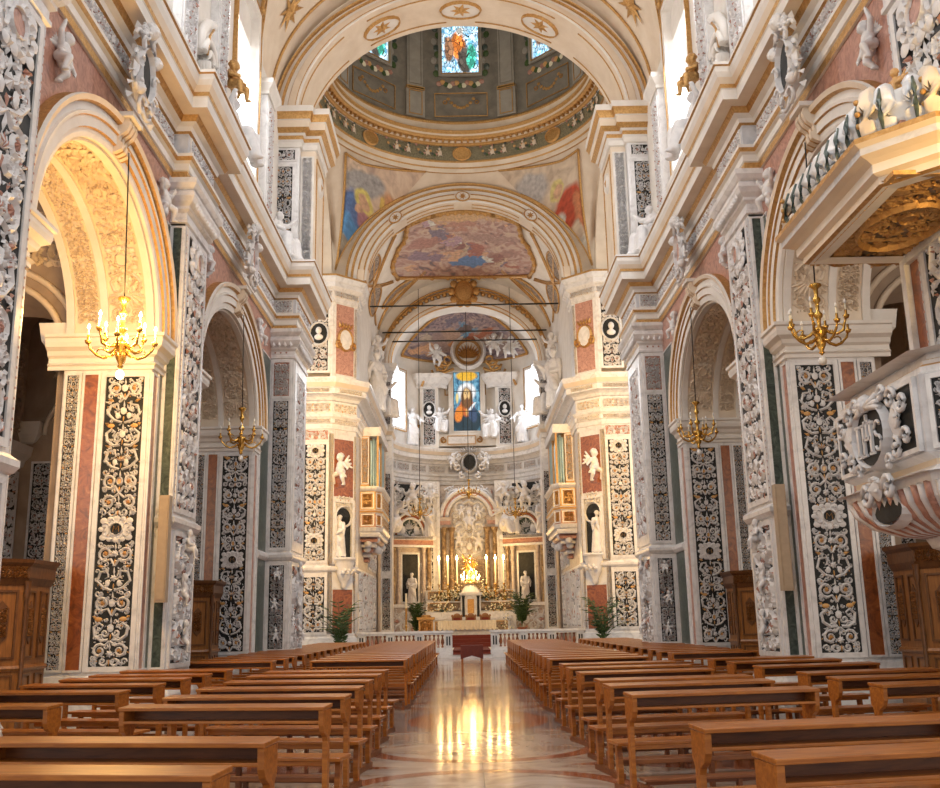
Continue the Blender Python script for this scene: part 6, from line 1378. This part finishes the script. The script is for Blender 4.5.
# ------------------------------------------------------------------ confessionals
def confessional(x,y,label,s=1):
    t=thing('confessional',label,'confessional',(x,y,0)); W,Dp,Hh=.95,.75,2.75
    m=MB(); P=[(x-W,y+Dp),(x-W,y-.25),(x-.45,y-Dp),(x+.45,y-Dp),(x+W,y-.25),(x+W,y+Dp)]
    P=P if True else P
    m.rings([[(px,py,0) for px,py in P],[(px,py,Hh-.3) for px,py in P]],'oak'); m.add([(px,py,Hh-.3) for px,py in P],[tuple(range(6))],'oak')
    m.build('body',t)
    m=MB(); m.sweep([(-.1,0),(.08,0),(.08,.22),(.04,.3),(0,.32)],P,'oak'); m.sweep([(-.05,.95),(.03,.96),(.05,1.0),(.03,1.04),(-.05,1.05)],P,'oak'); m.build('plinth',t)
    m=MB(); m.sweep([(-.2,Hh-.42),(.02,Hh-.42),(.06,Hh-.34),(.08,Hh-.3),(.08,Hh-.12),(.14,Hh-.06),(.16,Hh),(-.2,Hh)],P,'oakd'); m.add([(px,py,Hh-.01) for px,py in P],[tuple(range(6))],'oak')
    for i in range(1,4):
        a,b=V(*P[i],0),V(*P[i+1],0);L=(b-a).length;u=(b-a).normalized();F=frame(a,u,(u.y,-u.x,0)); ornament(m,lambda p,q,n:F(q,Hh-.21+p,n+.08),.2,L,i,'oak','oak',.03,thick=1.5)
    m.build('cornice',t)
    for i in range(0,5):
        a,b=V(*P[i],0),V(*P[i+1],0);L=(b-a).length;u=(b-a).normalized();F=frame(a,u,(u.y,-u.x,0)); n=2 if L>.8 else 1
        for j in range(n):
            u0=L*j/n+.10;u1=L*(j+1)/n-.10; m=MB(); border(m,F,u0,.42,u1,.9,.03,.025,'oakd'); border(m,F,u0,1.15,u1,2.25,.035,.03,'oakd')
            uc=(u0+u1)/2; w=min(.12,(u1-u0)*.3); m.prism([(uc-w,1.5),(uc,1.38),(uc+w,1.5),(uc+w,1.95),(uc,2.08),(uc-w,1.95)],F,.02,'oakd'); ornament(m,lambda p,q,n_:F(uc+p,1.5+q,n_+.02),w*1.7,.46,i+j,'oak','oakd',.025,thick=1.6); m.build('carved_panel',t)
    for px,py in P[1:5]:
        m=MB(); d=V(px-x,py-y,0).normalized()*.05; m.lathe([(.07,0),(.07,.3),(.045,.34),(.06,.5),(.035,.62),(.05,.7),(.035,.8),(.035,2.1),(.06,2.2),(.05,2.3),(.07,2.4)],(px+d.x,py+d.y,0),'oakd',9); m.build('colonnette',t)
    m=MB(); F=CAM(x+s*.62,y-.62); rect(m,frame((x-s*.0+ (.25),y-Dp,0),(1,0,0),(0,-1,0)),-.06,2.05,.06,2.15,.035,'paper'); m.build('card',t)
    return t
confessional(-8.42,17.0,'carved wooden confessional at the left edge, in front of the yellow-lit pier'); confessional(8.35,17.0,'carved wooden confessional at the right edge under the pulpit',-1)
confessional(-7.62,26.0,'carved wooden confessional inside the farther left arch'); confessional(7.7,26.0,'carved wooden confessional inside the farther right arch',-1)
# ------------------------------------------------------------------ pulpit and its canopy
def pulpit():
    X1=4.5; PP=[(5.75,12.0),(X1,12.0),(X1,9.75),(X1+.55,9.1),(5.75,9.1)]
    PP=[(5.72,12.05),(X1,12.05),(X1,9.8),(X1+.5,9.25),(5.72,9.25)]
    Q=PP[::-1]   # travel so that 'right' faces outward
    t=thing('pulpit','white marble pulpit with an IHS shield on the right-hand pier','pulpit',(5.2,10.7,2.4))
    out=[(-.1,2.98),(.04,3.0),(.10,3.06),(.10,3.12),(0,3.18),(0,3.98),(.03,4.0),(.03,4.06),(.08,4.09),(.08,4.13),(.13,4.15),(.13,4.19),(.15,4.22),(-.1,4.22)]
    path=PP
    # PP goes from wall outwards then towards the entrance: right-hand side must be outside
    def sw(m,pr,mat,mats=None,p=path): m.sweep(pr,p,mat,mats=mats)
    m=MB(); sw(m,[(-o,z) for o,z in out] if False else out,'wmarble',['wmarble','wmarble','cream','wmarble','gmarble','wmarble','wmarble','ochre','wmarble','cream','wmarble','wmarble','wmarble'],[(x,y) for x,y in path[::-1]]); m.build('parapet',t)
    m=MB(); C=V(5.25,10.65,0)
    lev=[(1.0,3.0),(.98,2.9),(.92,2.75),(.78,2.6),(.55,2.48),(.35,2.42),(.3,2.3),(.12,2.2)]
    rings=[[V(C.x+(x-C.x)*k,C.y+(y-C.y)*k,z) if True else 0 for x,y in path] for k,z in lev]
    m.rings([[r[i] for r in rings] for i in range(len(path))],'wmarble',caps=False); 
    # gadroons round the belly
    for i in range(len(path)-1):
        a,b=V(*path[i],0),V(*path[i+1],0); n=max(2,int((b-a).length/.16))
        for j in range(n):
            p=a.lerp(b,(j+.5)/n); m.tube([V(C.x+(p.x-C.x)*k,C.y+(p.y-C.y)*k,z) for k,z in lev[1:6]],[.05,.055,.05,.04,.02],'rose' if j%2 else 'relief',6)
    m.build('belly',t)
    # nave-facing front with cartouche
    F=frame((X1,12.05,0),(0,-1,0),(-1,0,0)); L=2.25
    m=MB(); rect(m,F,.12,3.24,L-.12,3.94,.03,'dark'); border(m,F,.06,3.2,L-.06,3.97,.05,.05,'wmarble'); m.build('front_panel',t)
    m=MB(); uc=L/2; G=lambda u,v,n:F(uc+u,3.55+v,n)
    disc(m,lambda u,v,n:G(u,v,n+.04),0,0,.40,.33,.04,'dark',24); ringo(m,G,0,0,.44,.36,.045,.13,'relief',24)
    for s in(-1,1):
        for (a,b,r,q,tn,sg) in((.58,.30,.13,0,1.2,1),(.64,.06,.13,PI/2,1.2,-1),(.60,-.24,.12,PI/2,1.2,-1),(.84,.22,.12,PI,1.2,1),(.86,-.16,.11,PI,1.1,-1),(.40,-.36,.10,0,1.1,1),(.36,.40,.10,0,1.1,1)):
            m.tube([G(s*u,v,.08) for u,v in spiral(a,b,r,q,tn,sg,12)],[.028]*13,'relief',6)
        disc(m,G,s*.62,.05,.1,.25,.06,'relief',9,.08)
    m.build('cartouche',t)
    O=G(0,.36,.12); R=Matrix((V(0,-1,0),V(1,0,0),V(0,0,1))).transposed().to_4x4(); hd=fuse('h2',head((0,0,0),.09),.010,1)
    m=MB(); m.mesh(hd,Matrix.Translation(O)@R,'relief'); 
    for s in(-1,1):
        for q in range(3): m.tube([G(s*.06,.32,.12),G(s*(.3+.03*q),.42-.08*q,.1)],[.05,.025],'relief',6)
    m.build('cherub_head',t)
    # letters I H S with a cross on the bar of the H
    m=MB(); f=lambda u,v,n:G(u*1.35-.03,v*1.3-.03,n+.082)
    def bar(u0,v0,u1,v1): rect(m,f,u0,v0,u1,v1,.03,'relief')
    for u in(-.2,): bar(u-.022,-.13,u+.022,.13); bar(u-.05,.12,u+.05,.145); bar(u-.05,-.145,u+.05,-.12)
    for u in(-.09,.06): bar(u-.02,-.13,u+.02,.13); bar(u-.042,.12,u+.042,.145); bar(u-.042,-.145,u+.042,-.12)
    bar(-.09,-.01,.06,.02); bar(-.028,.0,-.002,.22); bar(-.07,.14,.04,.165)
    S_=[(.185+.055*math.cos(q),.062+.062*math.sin(q)) for q in [rad(25+245*i/10) for i in range(11)]]+[(.185+.055*math.cos(q),-.062+.062*math.sin(q)) for q in [rad(70-225*i/10) for i in range(11)]]
    m.tube([f(u,v,.012) for u,v in S_],.020,'relief',6); m.build('monogram',t)
    # chamfer and end panels
    F2=frame((X1,9.8,0),(.5,-.55,0),(-.55,-.5,0)); panel(t,F2,.08,3.2,.66,3.96,301,bw=.05,d=.04); F3=CAM(0,9.25); panel(t,F3,5.06,3.2,5.66,3.96,302,bw=.05,d=.04)
    # mask and console under the front
    m=MB(); H2=lambda u,v,n:F(uc+u,2.95+v,n-.0); face(m,H2,0,0,.12,.14,'relief')
    for s in(-1,1): m.tube([H2(s*u,v,.08) for u,v in spiral(.3,-.02,.16,PI,1.2,s*-1,12)],.035,'relief',6)
    disc(m,lambda u,v,n:F(uc+u,2.70+v*.9,n-.10),0,0,.36,.14,.08,'dark',16,.03); ringo(m,lambda u,v,n:F(uc+u,2.70+v,n-.12),0,0,.40,.16,.04,.12,'relief'); m.build('mask_console',t)
    statue('atlas_statue','white marble atlas figure supporting the pulpit from below','statue','saint2',(5.25,10.3,.95),1.35,-1.2)
pulpit()
def canopy():
    X1=4.38; y0,y1=9.9,12.35; t=thing('pulpit_canopy','ribbed white and gilt pulpit canopy with dark gilded underside','canopy',(5.2,11,6.1))
    path=[(5.9,y0-.45),(X1+.45,y0-.45),(X1,y0),(X1,y1),(5.9,y1)]; path=path[::-1]
    path=path[::-1]
    # outside is on the right when travelling wall -> entrance side -> back: check by orientation
    pr=[(-.25,6.12),(-.05,6.10),(0,6.12),(0,6.2),(.06,6.24),(.06,6.34),(.12,6.38),(.2,6.42),(.2,6.5),(.26,6.54),(.26,6.6),(-.1,6.62)]
    pth=path[::-1] if False else path
    def orient(p): # signed area test
        a=sum(p[i][0]*p[(i+1)%len(p)][1]-p[(i+1)%len(p)][0]*p[i][1] for i in range(len(p))); return p if a>0 else p[::-1]
    p=orient(path)
    m=MB(); m.sweep(pr,p,'stucco',mats=['stucco','gold','cream','cream','stucco','cream','cream','gmarble','cream','gold','stucco']); m.build('cornice',t)
    m=MB(); poly=[(x,y,6.16) for x,y in p]; m.add(poly,[tuple(range(len(poly)))],'brown'); m.add([(x,y,6.62) for x,y in p],[tuple(range(len(poly)))],'stucco')
    Fb=lambda u,v,n:V(5.14+u,11.12+v,6.155-n)
    ornament(m,lambda u,v,n:Fb(u,v-1.35,n),1.4,2.7,77,'gold','gold',.03,cell=.5,thick=.9,dens=2.)
    border(m,lambda u,v,n:Fb(u,v,n),-.72,-1.5,.72,1.2,.07,.05,'gold')
    ringo(m,Fb,0,0,.45,.7,.05,.08,'gold',24)
    for k in range(22): rosette(m,Fb,-.66,-1.4+k*.12,.05,.06,'gold',5); 
    m.build('underside',t)
    # gadrooned crown
    m=MB(); C=V(5.35,11.1,0); prof=[(.98,6.64),(1.02,6.78),(1.02,6.95),(.97,7.12),(.86,7.25),(.5,7.36)]
    R=[[V(C.x+(x-C.x)*k,C.y+(y-C.y)*k,z) for k,z in prof] for x,y in p]; m.rings(R,'stucco',caps=False); m.build('crown_body',t)
    m=MB(); g=MB()
    for i in range(len(p)-1):
        a,b=V(*p[i],0),V(*p[i+1],0); L=(b-a).length; n=max(1,round(L/.27))
        for j in range(n):
            q=a.lerp(b,(j+.5)/n); pts=[V(C.x+(q.x-C.x)*(k+.03),C.y+(q.y-C.y)*(k+.03),z) for k,z in prof]; m.tube(pts,[.11,.125,.125,.11,.09,.05],'wmarble',9)
            pts=[V(C.x+(q.x-C.x)*(k+.15),C.y+(q.y-C.y)*(k+.13),z) for k,z in prof[:4]]; g.tube(pts,[.015,.03,.03,.015],'dgreen',6)
            q=a.lerp(b,j/n); g.obox(V(C.x+(q.x-C.x)*1.02,C.y+(q.y-C.y)*1.02,6.68),.03,.03,.05,'rose')
    for x,y in p[1:-1]:
        pts=[V(C.x+(x-C.x)*(k+.08),C.y+(y-C.y)*(k+.08),z) for k,z in prof]; m.tube(pts,[.09,.10,.10,.09,.07,.05],'cream',9)
        for j in range(7): m.ball(V(C.x+(x-C.x)*1.12+.06*(-1)**j,C.y+(y-C.y)*1.06,6.7+.07*j),.035,'gold',seg=6,rg=4)
    m.build('rib',t); g.build('rib_inlay',t)
    statue('cherub_statue','small cherub with a gilded scroll on the corner of the pulpit canopy','statue','putto1',(4.85,10.2,7.25),.42,-1.2,mat='ochre',base=False)
    m=MB(); m.box((5.7,9.4,4.2),(5.78,12.2,6.2),'red'); F=frame((5.70,12.3,0),(0,-1,0),(-1,0,0)); border(m,F,.0,4.2,2.9,6.15,.12,.08,'wmarble'); o=m.build('back_board',None,(5.74,10.8,4.2)); tag(o,'red marble back board between the pulpit and its canopy','back board')
canopy()
# ------------------------------------------------------------------ pews
def make_pew(W=1.9):
    t=thing('pew','x','pew',(0,0,0)); h=W/2
    def part(n,bxs,mat='pew'):
        m=MB()
        for c,hx,hy,hz,rx in bxs: m.obox(c,hx,hy,hz,mat,rx=rx)
        o=m.build(n,t)
        b=o.modifiers.new('bevel','BEVEL'); b.width=.006; b.segments=2; b.limit_method='ANGLE'
        return o
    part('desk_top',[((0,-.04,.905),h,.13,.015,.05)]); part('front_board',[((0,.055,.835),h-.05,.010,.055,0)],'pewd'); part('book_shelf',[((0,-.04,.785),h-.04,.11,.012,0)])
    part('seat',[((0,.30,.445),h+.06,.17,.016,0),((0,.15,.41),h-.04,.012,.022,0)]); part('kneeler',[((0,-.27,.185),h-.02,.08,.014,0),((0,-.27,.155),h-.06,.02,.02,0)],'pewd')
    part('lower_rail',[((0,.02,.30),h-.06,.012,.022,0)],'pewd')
    for s in(-1,1):
        m=MB(); x=s*(h-.03)
        pr=[(-.155,.885),(-.15,.76),(-.12,.70),(-.06,.665),(-.035,.62),(-.035,0),(.035,0),(.035,.66),(.075,.72),(.075,.89)]; m.rings([[(x-.024,y,z) for y,z in pr],[(x+.024,y,z) for y,z in pr]],'pew',loop=True); o=m.build('leg',t); q=o.modifiers.new('bevel','BEVEL'); q.width=.006; q.segments=2
        m=MB(); pr=[(.40,0),(.35,0),(.33,.2),(.36,.43),(.43,.43)]; m.rings([[(x-.025,y,z) for y,z in pr],[(x+.025,y,z) for y,z in pr]],'pew',loop=True); m.build('leg',t)
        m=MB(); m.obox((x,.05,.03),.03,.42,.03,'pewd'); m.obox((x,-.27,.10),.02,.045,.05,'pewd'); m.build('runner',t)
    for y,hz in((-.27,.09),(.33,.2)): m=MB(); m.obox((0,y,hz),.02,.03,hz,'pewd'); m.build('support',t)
    return t
pew0=make_pew(); used=[False]
LI=[5.3,6.6,9.2,10.4,11.7,13.0,14.4,15.6]; far_=[20.0,21.2,22.4,23.6,24.8,26.0,27.2,28.4,29.6,30.8,32.0,33.2,34.4,35.6,36.8,38.0,39.2]
LO=[9.9,11.8,13.1,14.4,15.5,16.9,20.6,21.9]+[23.2+1.2*k for k in range(14)]
RI=[5.5,6.9,9.9,11.25,12.2,13.95,15.3,16.6]+[18.9,20.1]+[21.3+1.2*k for k in range(15)]
RO=[10.6,11.75,12.9,14.75,16.3,17.6,20.9]+[22.1+1.2*k for k in range(14)]
rows=[('left','inner',-2.28,LI+far_,-.16),('left','outer',-4.92,LO,-.2),('right','inner',2.26,RI,.19),('right','outer',4.86,RO,.22)]
ordn=['first','second','third','fourth','fifth','sixth','seventh','eighth','ninth','tenth','eleventh','twelfth','thirteenth','fourteenth','fifteenth','sixteenth','seventeenth','eighteenth','nineteenth','twentieth','twenty-first','twenty-second','twenty-third','twenty-fourth','twenty-fifth','twenty-sixth']
R=random.Random(4)
for side,io,x,Ys,yaw in rows:
    for k,y in enumerate(Ys):
        lab='wooden pew, %s %s the nearest, %s-hand row %s'%(ordn[k],'counting from',side,'beside the centre aisle' if io=='inner' else 'along the wall')
        if k>0:
            d=y-Ys[k-1]
        yw=yaw*(1.0 if y<19 else .75)+R.uniform(-.015,.015)
        if not used[0]: pew0.location=(x,y,0); pew0.rotation_euler=(0,0,yw); pew0['label']=lab; pew0['group']='wooden pews'; used[0]=True
        else: dup(pew0,(x+R.uniform(-.02,.02),y,0),yw,lab,'wooden pews')
# ------------------------------------------------------------------ small table with red cloth in the aisle
t=thing('side_table','small wooden table with a dark red cloth standing in the centre aisle','table',(-.02,31.0,0))
m=MB(); m.box((-.34,30.8,.86),(.30,31.2,.90),'pew'); m.build('top',t)
for sx in(-1,1):
    for sy in(-1,1): m=MB(); m.box((-.02+sx*.29-.03,31+sy*.17-.03,0),(-.02+sx*.29+.03,31+sy*.17+.03,.86),'pew'); m.build('leg',t)
m=MB(); m.box((-.31,30.84,.74),(.27,30.86,.86),'pew'); m.build('apron',t)
m=MB(); m.grid(lambda u,v:(-.36+.68*u,30.77-.0+.015*math.sin(u*30)*v,.912-v*(.30+.10*abs(u-.5)*2)),24,4,'redcloth'); m.box((-.36,30.77,.902),(.32,31.23,.915),'redcloth')
for s in(-.36,.32): m.add([(s,30.77,.912),(s,31.23,.912),(s-.02,31.23,.50),(s-.02,30.77,.50)],[(0,1,2,3)],'redcloth')
tag(m.build('red_cloth',None,(-.01,31,.91)),'dark red cloth draped over the small aisle table','cloth')
# ------------------------------------------------------------------ mirror the left side
NM={'wall_left':'wall_right','window_1':'window_2','trim_1':'trim_2','wall_aisle_left':'wall_aisle_right','ceiling_aisle_left':'ceiling_aisle_right'}
for o,rl in LR:
    c=dup(o,mirror=True,label=rl)
    if o.name in NM: c.name=NM[o.name]
# ------------------------------------------------------------------ light
def area(name,loc,rot,sx,sy,e,c=(1,1,1)):
    l=D.lights.new(name,'AREA'); l.shape='RECTANGLE'; l.size=sx; l.size_y=sy; l.energy=e; l.color=c
    o=D.objects.new(name,l); COL.objects.link(o); o.location=loc
    d=Vector(rot)-Vector(loc); o.rotation_euler=d.to_track_quat('-Z','Y').to_euler(); return o
def pt(name,loc,e,c,r=.15):
    l=D.lights.new(name,'POINT'); l.energy=e; l.color=c; l.shadow_soft_size=r; o=D.objects.new(name,l); COL.objects.link(o); o.location=loc; return o
def spot(name,loc,to,e,c,ang=70,r=.3,bl=.8):
    l=D.lights.new(name,'SPOT'); l.energy=e; l.color=c; l.spot_size=rad(ang); l.spot_blend=bl; l.shadow_soft_size=r
    o=D.objects.new(name,l); COL.objects.link(o); o.location=loc; o.rotation_euler=(Vector(to)-Vector(loc)).to_track_quat('-Z','Y').to_euler(); return o
DAY=(.93,.96,1.); WARM=(1.,.72,.42); W2=(1.,.84,.66)
for s in(-1,1):
    area('clerestory_daylight',(s*6.9,25.25,16.8),(0,25.25,11),2.2,4.6,500,DAY)
    area('clerestory_daylight_near',(s*6.0,16.0,17.5),(0,16,8),2.4,4.,380,DAY)
    area('clerestory_daylight_back',(s*5.8,4.5,16.5),(0,14,7),3,5,500,DAY)
    area('transept_daylight',(s*13.,39.2,13),(0,40,11),6,9,480,W2)
    area('apse_daylight',(s*4.2,AC+2.2,16.2),(0,59,11),1.5,3.8,300,DAY)
[spot('chancel_fill',(s*4.6,48.7,13.6),(-s*1.,63,8),420,W2,85,.25) for s in(-1,1)]; [spot('chancel_vault_fill',(s*4.4,50.,13.4),(-s*1.,55,22),260,W2,110,.3) for s in(-1,1)]  # unseen fill spots added above the chancel cornice to brighten apse and vault
area('dome_daylight',(0,36.,31.),(0,41,22),5,3,160,W2)
area('aisle_daylight_l',(-10.5,6,6),(-9,20,3),3,4,260,W2); area('aisle_daylight_r',(10.5,6,6),(9,20,3),3,4,260,W2)
for k in range(6):
    a=2*PI*k/6; pt('bulb_glow',(-5.5+.5*math.cos(a),15.0+.5*math.sin(a),6.35),80,(1.,.58,.18),.1)
pt('bulb_glow',(-5.5,15.0,5.3),60,(1.,.58,.18),.1)
for s in(-1,1):
    spot('pier_lamp',(s*4.9,37.5,9.),(s*6.8,46,7.),2500,(1.,.55,.12),75)
    spot('pier_lamp_upper',(s*4.6,40,12.),(s*6.2,46,14.),1200,(1.,.58,.17),70)
    spot('organ_lamp',(s*2.5,47.6,13.5),(s*5.3,51.5,7.),380,(1.,.68,.36),70)
    spot('vault_fill',(s*4.8,22.,13.2),(-s*3,26,23),160,W2,120,.5)  # added fill uplight hidden over the cornice, evens out the nave vault
    spot('arch_fill',(s*4.8,27.,13.),(-s*3,31,21),130,W2,100,.5)  # another added, unseen uplight, brightens the crossing arch
pt('candle_light',(.1,61.4,4.9),110,(1.,.60,.22),.12)
[pt('candle_light',(x,62.55,5.55),26,(1.,.60,.22),.05) for x in(-1.85,-1.3,-.72,1.12,1.68,2.2)]
spot('canopy_lamp',(5.3,6.5,5.5),(5.2,9.6,6.7),600,(1.,.62,.20),60)
spot('mensa_lamp',(0,51,12),(0,56.5,1.5),500,(1.,.76,.46),40)
w=D.worlds.new('world'); sc.world=w; w.use_nodes=True; w.node_tree.nodes['Background'].inputs[0].default_value=(1.,.97,.93,1); w.node_tree.nodes['Background'].inputs[1].default_value=.75
# ------------------------------------------------------------------ camera
Fp=990.; Tl=.22626; Pn=.0072164; Rl=.019
cam=D.cameras.new('camera'); co=D.objects.new('camera',cam); COL.objects.link(co); sc.camera=co
cam.sensor_width=36; cam.lens=36*Fp/940; cam.clip_end=200
co.location=(-.15,0,1.6)
B=Matrix.Rotation(-Pn,3,'Z')@Matrix.Rotation(PI/2+Tl,3,'X')@Matrix.Rotation(-Rl,3,'Z')
co.rotation_euler=B.to_euler()
sc.view_settings.view_transform='Standard'; sc.view_settings.look='None'; sc.view_settings.gamma=1; sc.view_settings.use_curve_mapping=False
sc.view_settings.exposure=0.3
